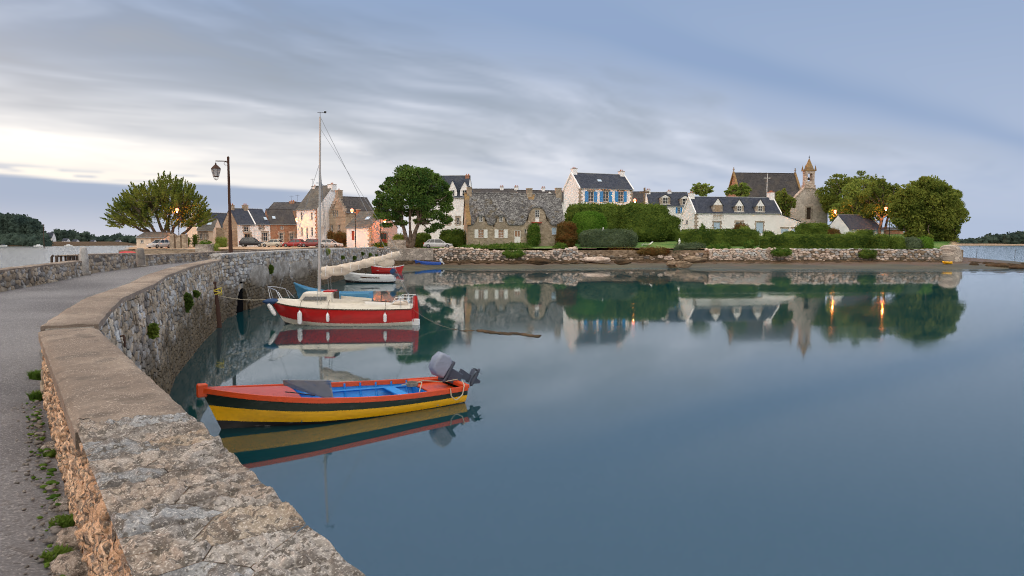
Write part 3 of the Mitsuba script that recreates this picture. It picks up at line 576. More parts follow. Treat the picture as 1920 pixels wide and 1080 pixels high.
# ------------------------------------------------------------------ boats: hulls lofted from their lines
from scipy.interpolate import PchipInterpolator as Curve
class Hull:
    def __init__(self, L, sheer, keel, beam, rake=.4, e=2.4, q=.62, n=36):
        t = np.linspace(0, 1, len(beam)); self.L, self.rake, self.n, self.e, self.q = L, rake, n, e, q
        self.sheer, self.keel, self.beam = (Curve(np.linspace(0, 1, len(c)), c) for c in (sheer, keel, beam))
    def pt(self, t, v, off=0.0):
        t, v = np.broadcast_arrays(np.asarray(t, float), np.asarray(v, float)); f = sstep(.55, 1.0, t)
        e = self.e * (1 - f) + 1.15 * f; q = self.q * (1 - f) + .95 * f
        y = np.maximum(self.beam(t) - off, 0) * (1 - np.clip(v, 0, 1) ** e) ** q
        return np.stack([self.L * t - self.rake * v * t ** 5 - off * 1.5 * t ** 8, y, self.sheer(t) + v * (self.keel(t) - self.sheer(t))], -1)
    def band(self, v0, v1, off=0.0, t0=0.0, t1=1.0, m=5, transom=True):
        """Both sides of the skin between two levels (0 the gunwale, 1 the keel)."""
        t, v = np.meshgrid(np.linspace(t0, t1, self.n), np.linspace(v0, v1, m), indexing='ij'); P = self.pt(t, v, off); S = P * [1, -1, 1]
        out = [grid_mesh(P, flip=True), grid_mesh(S)]
        if transom:
            a, b = P[0], S[0]; out.append(grid_mesh(np.stack([a, b], 0)))
        return out
    def rail(self, w=.07, h=.055, out=.02, t0=0.0, t1=1.0, dz=0.0):
        t = np.linspace(t0, t1, self.n); r = []
        for sgn in (1, -1):
            a = self.pt(t, 0 * t) + np.array([0, out, dz]); b = a - np.array([0, w, 0]); b[:, 1] = np.maximum(b[:, 1], .0); a[:, 1] = np.where(t > .995, .035, a[:, 1])
            ring = np.stack([a - [0, 0, h], a + [0, -.012, h * .35], b + [0, .012, h * .35], b - [0, 0, h], a - [0, 0, h]], 1) * [1, sgn, 1]
            r.append(grid_mesh(ring, flip=sgn < 0))
        return r
    def deck(self, t0, t1, crown=.05, dz=0.0, off=.03, m=9):
        t, k = np.meshgrid(np.linspace(t0, t1, 24), np.linspace(-1, 1, m), indexing='ij'); P = self.pt(t, 0 * t, off); P[..., 1] *= k; P[..., 2] += dz + crown * (1 - k ** 2)
        return grid_mesh(P)
    def inner(self, t0, t1, off, floor):
        t = np.linspace(t0, t1, 26); P = []
        for v in np.linspace(0, 1, 6):
            z = self.sheer(t) + v * (floor - self.sheer(t)); vv = np.clip((self.sheer(t) - z) / (self.sheer(t) - self.keel(t)), 0, .93); p = self.pt(t, vv, off); p[:, 2] = z; P.append(p)
        P = np.stack(P, 1); S = P * [1, -1, 1]; fl = np.stack([P[:, -1], S[:, -1]], 1)
        return [grid_mesh(P), grid_mesh(S, flip=True), grid_mesh(fl, flip=True)], P

def outboard(parent, x, z, tilt, s=1.0, cowl='motor_grey', leg='motor_dark', y=0.0):
    """An outboard motor at the transom (parts of a boat that carries it): cowl, bracket, leg with skeg, propeller."""
    R = trimesh.transformations.rotation_matrix(tilt, [0, 1, 0]); 
    def put(m): v = np.array(m.vertices) * s; v = v @ R[:3, :3].T + [x, y, z]; return tm(v, m.faces)
    pr = [(-.10, -.17), (.34, -.15), (.36, .02), (.26, .14), (0, .17), (-.17, .12), (-.20, -.05)]
    lv = []
    for yy, k in ((-.17, .74), (-.15, .92), (-.08, 1.0), (.08, 1.0), (.15, .92), (.17, .74)):
        lv += [(.07 + (a - .07) * k, yy, .36 + b * k * 1.25) for a, b in pr]
    m = trimesh.convex.convex_hull(np.array(lv))
    k = obj('motor_cowl', put(m.subdivide()), cowl, parent, smooth=70, label='pale blue grey motor cowl' if cowl == 'motor_grey' else None)
    obj('cowl_band', put(bevel_box(-.135, .40, -.165, .165, .09, .16, .02)), leg, k)
    obj('motor_bracket', [put(bevel_box(.02, .26, -.10, .10, -.28, .10, .02)), put(bevel_box(.20, .33, -.12, -.08, -.26, .06, .01)), put(bevel_box(.20, .33, .08, .12, -.26, .06, .01))], leg, parent)
    obj('motor_leg', [put(hull([(-.08, -.05, -.2), (.12, -.05, -.2), (-.08, .05, -.2), (.12, .05, -.2), (-.05, -.03, -.60), (.09, -.03, -.60), (-.05, .03, -.60), (.09, .03, -.60)])),
                      put(bevel_box(-.22, .12, -.09, .09, -.52, -.49, .01)), put(lathe([(0, -.19), (.045, -.15), (.055, 0), (.045, .16), (0, .2)], 10).apply_transform(trimesh.transformations.rotation_matrix(math.pi / 2, [0, 1, 0])).apply_translation([-.03, 0, -.63])),
                      put(hull([(-.08, -.008, -.64), (.1, -.008, -.64), (-.08, .008, -.64), (.1, .008, -.64), (-.06, 0, -.82), (.0, 0, -.82)]))], leg, parent, smooth=35)
    pb = []
    for i in range(3):
        a = 2 * math.pi * i / 3; q = []
        for r_, w, tw in ((.02, .03, .5), (.09, .065, .35), (.13, .04, .2)):
            for sg in (-1, 1): q.append((-.235 + sg * w * tw, r_ * math.cos(a) - sg * w * math.sin(a), -.63 + r_ * math.sin(a) + sg * w * math.cos(a)))
        pb.append(put(quads(q, [(0, 1, 3, 2), (2, 3, 5, 4)])))
    pb.append(put(lathe([(0, -.06), (.03, -.05), (.035, .05), (0, .06)], 8).apply_transform(trimesh.transformations.rotation_matrix(math.pi / 2, [0, 1, 0])).apply_translation([-.24, 0, -.63])))
    obj('propeller', pb, 'motor_dark', parent)
def rope(name, pts, r, mat, label, sag=0.0, n=24, parent=None):
    p = np.asarray(pts, float); c = np.concatenate([[0], np.cumsum(np.linalg.norm(np.diff(p, axis=0), axis=1))]); t = np.linspace(0, c[-1], n)
    q = np.stack([np.interp(t, c, p[:, k]) for k in range(3)], -1); x = t / c[-1]; q[:, 2] -= sag * 4 * x * (1 - x)
    return obj(name, tube(q, r, 6), mat, parent, smooth=True, label=label, cat_='rope' if label and not parent else None)

# the painted boat in front
HB = Hull(5.55, [.385, .40, .45, .54, .67, .85], [-.22, -.25, -.27, -.27, -.26, -.25], [.67, .84, .915, .87, .60, .0], rake=.46)
b = thing('painted_boat', 'open wooden motor boat striped black green and yellow with orange red gunwale and blue inside', 'boat')
HX, HY, HR = -1.37, 16.1, 211.7
frame(HX, HY, 0, HR)
obj('upper_strake', HB.band(.04, .31), 'hull_green_black', b, smooth=40, label='wide black green upper stripe of the hull')
obj('lower_strake', HB.band(.31, .60), 'hull_yellow', b, smooth=40, label='yellow stripe of the hull')
obj('bottom', HB.band(.60, 1.0), 'hull_bottom', b, smooth=40, label='dark bottom paint, worn pale near the bow')
gw = obj('gunwale', HB.rail(.085, .075, .022), 'gunwale_orange', b, smooth=30, label='orange red gunwale')
obj('stem_head', bevel_box(5.42, 5.62, -.055, .055, .68, .95, .025), 'gunwale_orange', b)
inn, IP = HB.inner(.12, .68, .045, .06); inside = obj('inside_planking', inn, 'inside_blue', b, smooth=30, label='bright blue inside planking')
for i in range(2, 25, 3):
    for sg in (1, -1):
        p = IP[i, :] * [1, sg, 1] + np.array([0, -sg * .022, 0]); obj('rib', tube(p, .024, 4), 'inside_blue', inside)
for sg in (1, -1):
    s1 = IP[:, 2] * [1, sg, 1] + np.array([0, -sg * .03, 0]); obj('stringer', tube(s1, .026, 4), 'inside_blue', inside)
obj('foredeck', HB.deck(.68, .985, .05, -.005, .05), 'deck_red', b, smooth=40, label='faded pinkish red foredeck')
e = HB.pt(np.full(9, .68), 0 * np.linspace(0, 1, 9), .05); yy = np.linspace(-1, 1, 9); e = np.column_stack([e[:, 0], e[:, 1] * yy, e[:, 2] + .05 * (1 - yy ** 2)])
obj('deck_bulkhead', grid_mesh(np.stack([e, e * [1, .86, 0] + [0, 0, .07]], 0)), 'inside_blue', b)
# the scuffed spray board that leans behind the foredeck
A_, B_, C_, D_ = (3.77, -.74, .58), (3.06, .44, .40), (3.08, .28, .80), (3.80, -.76, .71)
n_ = np.cross(np.subtract(B_, A_), np.subtract(D_, A_)); n_ = n_ / np.linalg.norm(n_) * .018
obj('spray_board', hull([np.add(p, s * n_) for p in (A_, B_, C_, D_) for s in (1, -1)]), 'worn_panel', b, label='scuffed blue grey board leaning behind the foredeck')
obj('tiller_line', tube([(3.5, .66, .60), (3.9, .52, .68), (4.05, .46, .70)], .012, 5), 'iron_black', b)
th = obj('stern_bench', bevel_box(.10, .78, -.64, .64, .265, .305, .012), 'gunwale_orange', b, label='orange red stern bench')
obj('bench_front', box(.76, .80, -.70, .70, .06, .265), 'inside_blue', b)
obj('thwart', bevel_box(1.25, 1.5, -.76, .76, .25, .29, .012), 'inside_blue', b)
obj('transom_cap', bevel_box(-.05, .10, -.67, .67, .35, .44, .015), 'gunwale_orange', b)
obj('side_pad', [bevel_box(.12, .9, -.79, -.60, .30, .40, .02)], 'gunwale_orange', b)
outboard(b, .03, .72, math.radians(58), 1.02)
for i, pts in enumerate([[(.9, -.55, .34), (.7, -.2, .46), (.35, .1, .44), (.1, .35, .52)], [(1.0, .2, .3), (.8, -.1, .45), (.9, -.4, .4), (1.15, -.5, .34)], [(.05, .5, .5), (.12, .73, .45), (.2, .79, .25), (.38, .82, .15), (.5, .82, .25), (.5, .78, .43)]]):
    rope('loose_line', pts, .013, 'pale_rope', None, parent=b, n=20)
rope('coiled_line', [(1.05 + .13 * math.cos(t), -.1 + .13 * math.sin(t), .40 + .004 * t) for t in np.linspace(0, 18, 60)], .014, 'grey_rope', None, parent=b, n=120)
unframe()

# the red sailing boat
YS = 31.1
SB = Hull(6.58, [.76, .75, .76, .79, .87, 1.04], [-.25, -.35, -.38, -.36, -.3, -.12], [.86, 1.08, 1.16, 1.08, .74, .0], rake=.75, e=2.8, q=.55)
s = thing('sailing_boat', 'red hulled sailing boat with cream deck and cabin, furled cream sail and tall bare mast', 'sailboat')
SX0 = xat(776, YS); frame(SX0, YS, 0, 180)
def sx(u): return (776 - u) * YS / F
def sz(v): return zat(v, YS)
obj('topside', SB.band(.0, .56), 'hull_red', s, smooth=40, label='glossy red hull side')
obj('boot_stripe', SB.band(.56, .80), 'deck_cream', s, smooth=40, label='cream stripe at the waterline')
obj('bottom', SB.band(.80, 1.0), 'hull_bottom', s, smooth=40)
obj('rubbing_strake', SB.rail(.05, .03, .03), 'dark_wood', s, smooth=30)
t_ = np.linspace(0.0, .985, 30); lo = SB.pt(t_, 0 * t_, .02); up = SB.pt(t_, 0 * t_, .16); up[:, 2] += np.interp(t_, [0, .35, .8, 1], [.10, .22, .22, .12]); up[:, 0] -= .1 * t_
top = up * [1, 0, 1] + [0, 0, .03]
for q in (lo, up): q[:, 2] += .012
D_ = [grid_mesh(np.stack([lo, up, top], 1)), grid_mesh(np.stack([lo, up, top], 1) * [1, -1, 1], flip=True), quads([lo[0], up[0], top[0], up[0] * [1, -1, 1], lo[0] * [1, -1, 1]], [(0, 1, 2, 2), (0, 2, 4, 4), (2, 3, 4, 4)])]
obj('deck', D_, 'deck_cream', s, smooth=35)
x0, x1, z0, z1 = sx(630), sx(561), sz(566), sz(546.5)
cab = hull([(x0, sg * .74, z0 - .15) for sg in (1, -1)] + [(x1 + .05, sg * .60, z0 - .15) for sg in (1, -1)] + [(sx(627), sg * .62, z1 - .04) for sg in (1, -1)] + [(sx(573), sg * .5, z1 - .06) for sg in (1, -1)] + [(sx(626), sg * .3, z1) for sg in (1, -1)] + [(sx(574), sg * .25, z1 - .01) for sg in (1, -1)])
cb = obj('cabin', cab, 'deck_cream', s)
for sg in (1, -1):
    a, c_ = sx(619), sx(574); w = [(a, .685, sz(560.5)), (c_, .625, sz(560.5)), (c_ - .1, .585, sz(554)), (a, .645, sz(554))]
    obj('cabin_window', hull([(x, sg * (y + o), z) for x, y, z in w for o in (.0, .022)]), 'car_glass', cb)
obj('hatch', bevel_box(sx(629), sx(609), -.34, .34, z1 - .01, z1 + .06, .02), 'hull_red', cb, label='red sliding hatch')
obj('washboard', box(sx(632), sx(630.4), -.3, .3, z0, z1), 'dark_wood', cb)
for sg in (1, -1):
    obj('coaming', hull([(sx(631), sg * .78, .95), (sx(631), sg * .70, .95), (sx(690), sg * .80, .9), (sx(690), sg * .72, .9), (sx(631), sg * .76, sz(557)), (sx(631), sg * .72, sz(557)), (sx(690), sg * .79, sz(562)), (sx(690), sg * .74, sz(562))]), 'deck_cream', s)
mt = obj('mast', tube([(sx(598), 0, z1 - .05), (sx(601.3), 0, 4.6), (sx(605.8), 0, sz(219))], [.058, .052, .040], 10), 'mast_alloy', s, smooth=40)
MH = np.array([sx(605.8), 0, sz(219)])
obj('wind_vane', [tube([MH, MH + [0, 0, .22]], .01, 5), tube([MH + [-.24, 0, .2], MH + [.12, 0, .2]], .012, 5), box(MH[0] - .28, MH[0] - .18, -.006, .006, MH[2] + .16, MH[2] + .25)], 'iron_black', mt)
obj('spreader', tube([(sx(602.6), -.55, sz(345)), (sx(602.6), 0, sz(343)), (sx(602.6), .55, sz(345))], .018, 6), 'steel', mt)
g0, g1 = np.array([sx(603), 0, sz(513)]), np.array([sx(750), 0, sz(475.5)])
bm = obj('boom', tube([g0, g1], .05, 8), 'steel', s)
n = 60; x = np.linspace(.02, 1.0, n); path = g0 + (g1 - g0) * x[:, None] + np.array([0, 0, .03]); path[:, 2] -= .10 * np.sin(x * math.pi)
rr = np.interp(x, [0, .07, .13, .22, .55, .92, 1], [.27, .29, .17, .21, .185, .17, .12]); sail = tube(path, rr, 14); v = np.array(sail.vertices); v += (meshkit.fbm(v * [2.2, 7, 7], 4, 3) - .5)[:, None] * (v - np.repeat(np.vstack([path, path[[0, -1]]]), [14] * n + [1, 1], 0)) * 1.5
obj('furled_sail', tm(v, sail.faces), 'sail_cloth', bm, smooth=50, label='cream sail furled along the raised boom')
for k in np.linspace(.06, .9, 9): i = int(k * (n - 1)); obj('sail_tie', tube([path[i] + (rr[i] + .012) * np.array([0, math.cos(a), math.sin(a)]) for a in np.linspace(0, 2 * math.pi, 13)], .014, 4, False), 'fender_white', bm)
obj('sail_fold', [blob((sx(723), .05, sz(491)), (.40, .1, .24), 2, .3, 2.0, 4), blob((sx(608), 0, sz(517)), (.22, .16, .16), 2, .4, 3, 5)], 'sail_cloth', bm, smooth=50)
for nm, a, c_, r in (('backstay', MH, (sx(773), 0, .95), .011), ('topping_lift', np.array([sx(605), 0, sz(240)]), g1, .008), ('forestay', np.array([sx(601.8), 0, sz(310)]), (6.3, 0, 1.15), .009), ('shroud', np.array([sx(603), 0, sz(300)]), (sx(606), .98, .95), .011), ('shroud', np.array([sx(603), 0, sz(300)]), (sx(612), .96, .95), .011), ('shroud', np.array([sx(603), 0, sz(300)]), (sx(606), -.98, .95), .011), ('shroud', np.array([sx(603), 0, sz(300)]), (sx(612), -.96, .95), .011)):
    obj(nm, tube([a, c_], r, 5), 'zinc', s)
P = lambda u, v, y: (sx(u), y, sz(v))
rl = [tube([P(534, 561, .62), P(526, 543, .60), P(512, 539, .36), P(501, 537, .0), P(512, 539, -.36), P(526, 543, -.60), P(534, 561, -.62)], .017, 6)]
for sg in (1, -1): rl += [tube([P(508, 560, sg * .16), P(503, 538, sg * .08)], .015, 6), tube([P(541, 561, sg * .74), P(530, 546, sg * .63)], .015, 6)]
obj('pulpit', rl, 'steel', s, smooth=40, label='bow rail of bent steel tube')
rl = []
for z_ in (554.5, 560): rl.append(tube([P(742, 565 if z_ < 556 else 566, .92), P(748, z_, .9), P(775, z_, .84), P(775, z_, -.84), P(748, z_, -.9), P(742, 565, -.92)], .016, 6))
for sg in (1, -1): rl += [tube([P(775, 580, sg * .82), P(775, 554.5, sg * .84)], .015, 6), tube([P(757, 578, sg * .9), P(757, 554.5, sg * .88)], .015, 6)]
obj('pushpit', rl, 'steel', s, smooth=40, label='stern rail of bent steel tube')
for u, v0, v1, r in ((573, 580, 603.5, .105), (626.5, 582.5, 598, .075), (730, 583, 599, .075)):
    yb = float(SB.beam(np.clip(sx(u) / 6.58, 0, 1))) + r + .03; a, c_ = sz(v0), sz(v1); f = obj('fender', lathe([(0, c_), (r * .7, c_ + .02), (r, c_ + .09), (r, a - .09), (r * .7, a - .02), (r * .3, a), (r * .25, a + .05)], 12, (sx(u), yb, 0)), 'fender_white', s, smooth=40)
    obj('fender_line', tube([(sx(u), yb, a + .03), (sx(u), yb - .12, .95), (sx(u), yb - .35, 1.15)], .010, 5), 'dark_wood', f)
f = lathe([(0, -.30), (.07, -.27), (.10, -.15), (.10, .2), (.07, .3), (0, .33)], 12); f.apply_transform(trimesh.transformations.rotation_matrix(math.radians(32), [0, 1, 0])); f.apply_translation([sx(512), .25, sz(580)])
obj('fender', f, 'fender_white', s, smooth=40)
obj('bow_cover', blob((sx(508), 0, sz(565)), (.42, .3, .13), 2, .2, 1.5, 2), 'navy_cover', s, smooth=40, label='navy blue cloth over the bow roller')
obj('rudder', hull([(-.02, .03, 1.3), (-.02, -.03, 1.3), (-.14, .02, 1.25), (-.14, -.02, 1.25), (-.02, .03, -.3), (-.02, -.03, -.3), (-.22, .02, -.3), (-.20, -.02, .2), (-.2, .02, .6)]), 'hull_red', s)
obj('stern_ladder', [tube([(-.04, y, 1.28), (-.04, y, .15)], .014, 5) for y in (.3, .55)] + [tube([(-.04, .3, z), (-.04, .55, z)], .012, 5) for z in (.35, .6, .85)], 'hull_red', s)
obj('small_motor', bevel_box(-.30, .06, .22, .52, -.05, .26, .05), 'hull_white', s)
obj('cockpit_gear', [blob((sx(752), .4, sz(568)), (.35, .2, .12), 2, .4, 2, 8), tube([(sx(745), .5, .98), (sx(755), .2, 1.15), (sx(768), .5, 1.02)], .02, 5)], 'sail_cloth', s, smooth=40)
unframe()
bw = np.array([SX0 - 6.62, YS, 1.12])
rope('bow_line', [bw, PB + (PT_ - PB) * .74], .016, 'pale_rope', 'pale mooring line from the bow of the red sailing boat to the rusty pile', .12)
st = np.array([SX0 - .05, YS - .4, .75]); we = atz(850, 617, .0)
rope('stern_line', [st, we + [0, 0, .01]], .007, 'grey_rope', 'thin line running from the red sailing boat stern into the water', .15)
r_ = np.random.default_rng(4); wd = []
for i, t in enumerate(np.linspace(0, 1, 130)):
    u = 852 + 155 * t; v = 617.5 + 12.5 * t + 1.1 * math.sin(t * 14); dens = sstep(.2, .34, t)
    if r_.random() > .25 + .75 * dens: continue
    p = atz(u, v, 0); wd.append(blob(p + [r_.normal(0, .03), r_.normal(0, .10), .0], (r_.uniform(.06, .16), r_.uniform(.07, .2) * (.35 + .65 * dens), .022 + .022 * dens), 1, .5, 2, i))
obj('floating_weed', wd, 'weed_rock', smooth=True, label='strip of brown seaweed floating along a line on the open water', cat_='seaweed')

def dinghy(name, label, L, B, x, y, rot, side, inside, rail, bottom='hull_bottom', sheer=(.42, .40, .44, .52, .70), z=0.0, motor=None, stripe=None, seats=2, trim=0.0, deck=None):
    k = thing(name, label, 'boat'); H = Hull(L, list(sheer), [-.15, -.18, -.18, -.16, -.12], [B * .78, B, B * .98, B * .72, 0], rake=.35, n=24)
    frame(x, y, z, rot, pitch=trim)
    obj('hull_side', H.band(.02, .66), side, k, smooth=40); obj('bottom', H.band(.66, 1.0), bottom, k, smooth=40); obj('gunwale', H.rail(.07, .06, .02), rail, k, smooth=30)
    m, _ = H.inner(.03, .86, .04, .08); ins = obj('inside', m, inside, k, smooth=30)
    for i in range(seats): xx = L * (.2 + .42 * i / max(1, seats - 1)); hw = float(H.beam(xx / L)) - .06; obj('thwart', box(xx - .11, xx + .11, -hw, hw, .29, .33), inside, ins)
    if stripe: obj('name_stripe', H.band(.20, .30, -.012, .25, .62, 3, False), stripe, k)
    if deck: obj('foredeck', H.deck(.62, .98, .04, 0, .05), deck, k, smooth=40)
    if motor: outboard(k, -.14, sheer[0] + .18, math.radians(motor[1]), motor[0], motor[2], motor[3])
    unframe(); return k
def between(u0, u1, Y): return xat(u0, Y), xat(u1, Y)
a, c_ = between(548, 694, 44); dinghy('rowing_boat', 'light blue rowing boat with raised bow, moored behind the red sailing boat', a * 0 + (c_ - a), .85, c_, 44.3, 180, 'rowboat_blue', 'rowboat_blue', 'rowboat_blue', 'rowboat_blue', (.50, .46, .48, .66, 1.12))
a, c_ = between(641, 739, 63); dinghy('white_motor_boat', 'white motor boat with dark outboard and brown side stripe moored near the far quay wall', c_ - a, .95, c_, 63.3, 180, 'hull_white', 'hull_white', 'hull_white', 'hull_bottom', (.72, .70, .74, .84, 1.02), motor=(1.0, 50, 'navy_cover', 'motor_dark'), stripe='rust')
a, c_ = between(697, 757, 83); dinghy('red_dinghy', 'red rowing boat with white rim behind the white motor boat near the harbour corner', c_ - a, .8, a, 83.3, 3, 'red_boat', 'hull_white', 'hull_white', 'red_boat', (.95, .80, .72, .78, 1.0))
a, c_ = between(777, 827, 103); dinghy('blue_dinghy', 'royal blue dinghy with small white outboard by the muddy shore', c_ - a, .85, c_, 103.3, 180, 'hull_royal', 'hull_royal', 'hull_royal', 'hull_royal', (.78, .76, .80, .90, 1.1), motor=(.8, 30, 'hull_white', 'hull_white'))

# ------------------------------------------------------------------ the island: ground, shore, sea wall
def ground_z(x, y):
    """Height of the land: a flat village on the left, rising gardens on the right."""
    rise = sstep(-14, 6, x) * (np.clip((y - 116) / 40.0, 0, 1.1) * 2.9)
    return 2.72 + .17 * sstep(105, 125, y) + rise + .15 * (meshkit.fbm(np.stack([np.asarray(x) * .08, np.asarray(y) * .08, np.asarray(x) * 0], -1), 3, 1) - .5)
SHORE = np.array([(-104, 185), (-84, 150), (-71, 126), (-62, 107), (-44, 101), (-24, 99), (-18.6, 95.0), (-18.3, 103.5), (-13.5, 107.5), (-9.5, 107.2), (-3, 105.4), (6, 106.0), (10.5, 107.5), (15, 110.5), (26, 110.0), (31, 106.5), (42, 107), (52, 106.5), (61, 105.5), (70.5, 108.5), (77, 116), (84, 128), (92, 145), (98, 170), (90, 205), (40, 245), (-60, 250), (-110, 230)])
land = Polygon(SHORE)
gx, gy = np.meshgrid(np.arange(-155, 105, 1.25), np.arange(88, 252, 1.25), indexing='ij')
from shapely import contains_xy, points as spts, distance as sdist
flat = np.column_stack([gx.ravel(), gy.ravel()]); inside_ = contains_xy(land, flat[:, 0], flat[:, 1]); dist = sdist(spts(flat), land.exterior)
Z = ground_z(gx, gy)
def patch(name, keep, z, mat, **k):
    """The cells of the land grid whose four corners satisfy keep."""
    n, m = gx.shape; i, j = np.meshgrid(np.arange(n - 1), np.arange(m - 1), indexing='ij'); a = (i * m + j).ravel(); q = np.stack([a, a + m, a + m + 1, a + 1], 1)
    q = q[keep[q].all(1)]; use, inv = np.unique(q, return_inverse=True)
    return obj(name, quads(np.column_stack([flat[use], z.ravel()[use]]), inv.reshape(-1, 4)), mat, smooth=True, **k)
green = inside_ & ~((flat[:, 0] < -15.5) & (flat[:, 1] < 141)) & ~(flat[:, 0] < -50)
patch('island_ground', inside_ & (dist > .2), Z, 'village_gravel', kind='structure')
obj('island_bank', extrude(land.buffer(-.35), 3.5).apply_translation([0, 0, -1.0]), 'brown_rock', kind='structure')
patch('lawn', green & (dist > 1.0), Z + .05, 'lawn_grass', kind='structure')
mud_z = np.where(inside_, .95, .92 - dist * (.92 / np.interp(flat[:, 0], [-40, -19, -14, 12, 50, 72], [4, 5, 7.5, 9.0, 11.5, 11]))) + .10 * (meshkit.fbm(np.column_stack([flat * [.12, .4], flat[:, 0] * 0]), 4, 6) - .5)
patch('tidal_mud', (dist < 24) & (flat[:, 1] < 200), np.maximum(mud_z, -1.2).reshape(gx.shape), 'wet_mud', kind='structure')

# the dry stone sea wall along the shore, in lengths of different stone
sl = [(x, y, 0) for x, y in SHORE]
def shore_line(pts, top): return Line([(x, y, t) for (x, y), t in zip(pts, np.broadcast_to(top, len(pts)))])
r_ = np.random.default_rng(8)
WALLS = [
    ([(-18.9, 95.5), (-18.4, 103.2), (-13.8, 107.0)], [2.6, 2.9, 2.6], .55, 'low grey dry stone sea wall in the harbour corner below the parked estate car', [('granite_dark', .4), ('granite_grey', .4), ('pink_rock', .2)]),
    ([(-13.9, 106.7), (-9.5, 106.7), (-3, 104.9), (5.6, 105.3), (10.3, 106.9)], [2.3, 2.95, 2.35, 2.3, 2.95], .55, 'dry stone sea wall below the ivy hedge of the stone cottage', [('pink_rock', .5), ('granite_grey', .3), ('granite_dark', .2)]),
    ([(10.3, 107.0), (15, 110.2), (26, 109.6), (30.5, 106.3)], [2.2, 1.6, 1.7, 2.2], .8, 'broken low rock bank under the grey green hedge and the lawn', [('brown_rock', .5), ('pink_rock', .3), ('granite_dark', .2)]),
    ([(30.5, 106.2), (42, 106.6), (44.5, 106.5)], [2.55, 2.7, 2.65], .55, 'pale pinkish sea wall of small stones below the two long clipped hedges', [('pink_rock', .7), ('granite_pale', .3)]),
    ([(44.5, 106.5), (52, 106.2), (61, 105.3), (69.5, 108.0)], [2.65, 2.6, 2.45, 2.6], .6, 'long grey sea wall of rough stones from the middle to the right end of the island', [('granite_grey', .4), ('pink_rock', .35), ('brown_rock', .25)]),
]
for pts, top, sz_, lab, tones in WALLS:
    ln = shore_line(pts, top); k = thing('sea_wall', lab, 'wall'); sd = int(r_.integers(1000))
    obj('earth_core', wall_core(ln, 1.5, .3, .03, -.1), 'brown_rock', k)
    rubble(k, ln, 0, ln.L, lambda s: .72, lambda s, ln=ln: float(ln.z(s)) + .12 * math.sin(s * 3.1), 0, sz_, sz_ * .55, sd, keep=0, tones=tones, batter=.22, depth=.10, joint=.02, N=7)
    ms = []
    for s in np.arange(0, ln.L, .38):                                      # loose capping stones
        c = ln.place(np.array([s]), np.array([-r_.uniform(.1, 1.2)]))[0]; ms.append(blob((*c, float(ln.z(s)) + r_.uniform(-.12, .08)), (r_.uniform(.2, .45), r_.uniform(.2, .4), r_.uniform(.12, .24)), 1, .35, 1.5, int(s * 10)))
    obj('capping_stones', ms, tones[0][0], k, smooth=60, kind='stuff')
    ms = []
    for s in np.arange(0, ln.L, .5):                                       # weed covered rocks at the foot
        for o in (r_.uniform(.0, .5), r_.uniform(.3, 1.0), r_.uniform(.8, 1.8), r_.uniform(1.4, 3.4)): c = ln.place(np.array([s]), np.array([o]))[0]; ms.append(blob((*c, .84 - o * .085), (r_.uniform(.25, .75), r_.uniform(.2, .5), r_.uniform(.10, .30) * (1 - .2 * o)), 1, .4, 1.5, int(s * 7)))
    obj('foot_rocks', ms, 'weed_rock', k, smooth=60, kind='stuff')
# single boulders on the mud and along the broken bank
BOULD = [(1262, 492, 1.0, .6, .5, 'brown_rock', 'brown boulder pair on the mud below the lawn, the left one'), (1282, 493, 1.2, .6, .5, 'brown_rock', 'brown boulder on the mud below the lawn, the right one of the pair'), (1253, 480, .45, .4, .9, 'pink_rock', 'upright pale standing stone in the broken rock bank'), (1658, 489, 1.0, .5, .35, 'brown_rock', 'flat brown rocks at the foot of the long grey sea wall, the left one'), (1670, 490, .7, .5, .4, 'brown_rock', 'rounded brown boulder at the foot of the long grey sea wall'), (1010, 487, 1.6, .8, .5, 'weed_rock', 'dark weedy rock on the mud below the stone cottage'), (1120, 484, 2.0, .7, .5, 'pink_rock', 'pale rock slab in the bank under the grey green hedge, left part'), (1215, 482, 2.2, .7, .5, 'pink_rock', 'long pale rock slab in the bank under the lawn'), (1303, 484, 1.6, .8, .55, 'brown_rock', 'dark brown rock lump at the left end of the pale pinkish sea wall'), (1168, 488, 1.2, .6, .35, 'weed_rock', 'low weedy rock on the shore below the grey green hedge')]
for i, (u, v, a, b_, c_, mat, lab) in enumerate(BOULD):
    p = atz(u, v + 3, .55) if v > 488 else atz(u, v + 4, 1.0)
    obj('boulder', blob((p[0], min(p[1], 111), .55 if v > 488 else 1.05), (a, b_, c_), 3, .4, 1.4, i), mat, smooth=60, label=lab, cat_='rock')
# the dark reef that runs out to the right
ms = []
for i in range(230):
    t = r_.random() ** .8; x = 69 + t * 24 + r_.normal(0, .8); y = 104 - t * 13 + r_.normal(0, 2.2 * (1 - t * .6)); h = (.7 * (1 - t) ** 1.5 + .13)
    ms.append(blob((x, y, h * .25), (r_.uniform(.5, 1.7) * (1 - .4 * t), r_.uniform(.4, 1.0), h * r_.uniform(.5, 1.0)), 1, .4, 1.2, i))
obj('reef', ms, 'weed_rock', smooth=60, kind='stuff', label='low reef of dark weedy rocks running into the water right of the island', cat_='reef')
obj('round_stone_hut', None or [lathe([(1.75, .4), (1.65, 1.4), (1.5, 2.5), (1.3, 3.0), (.8, 3.3), (0, 3.4)], 20, (68.9, 107.6, 0))], 'garden_stone', smooth=60, label='rounded stone wall end at the right tip of the island', cat_='wall')

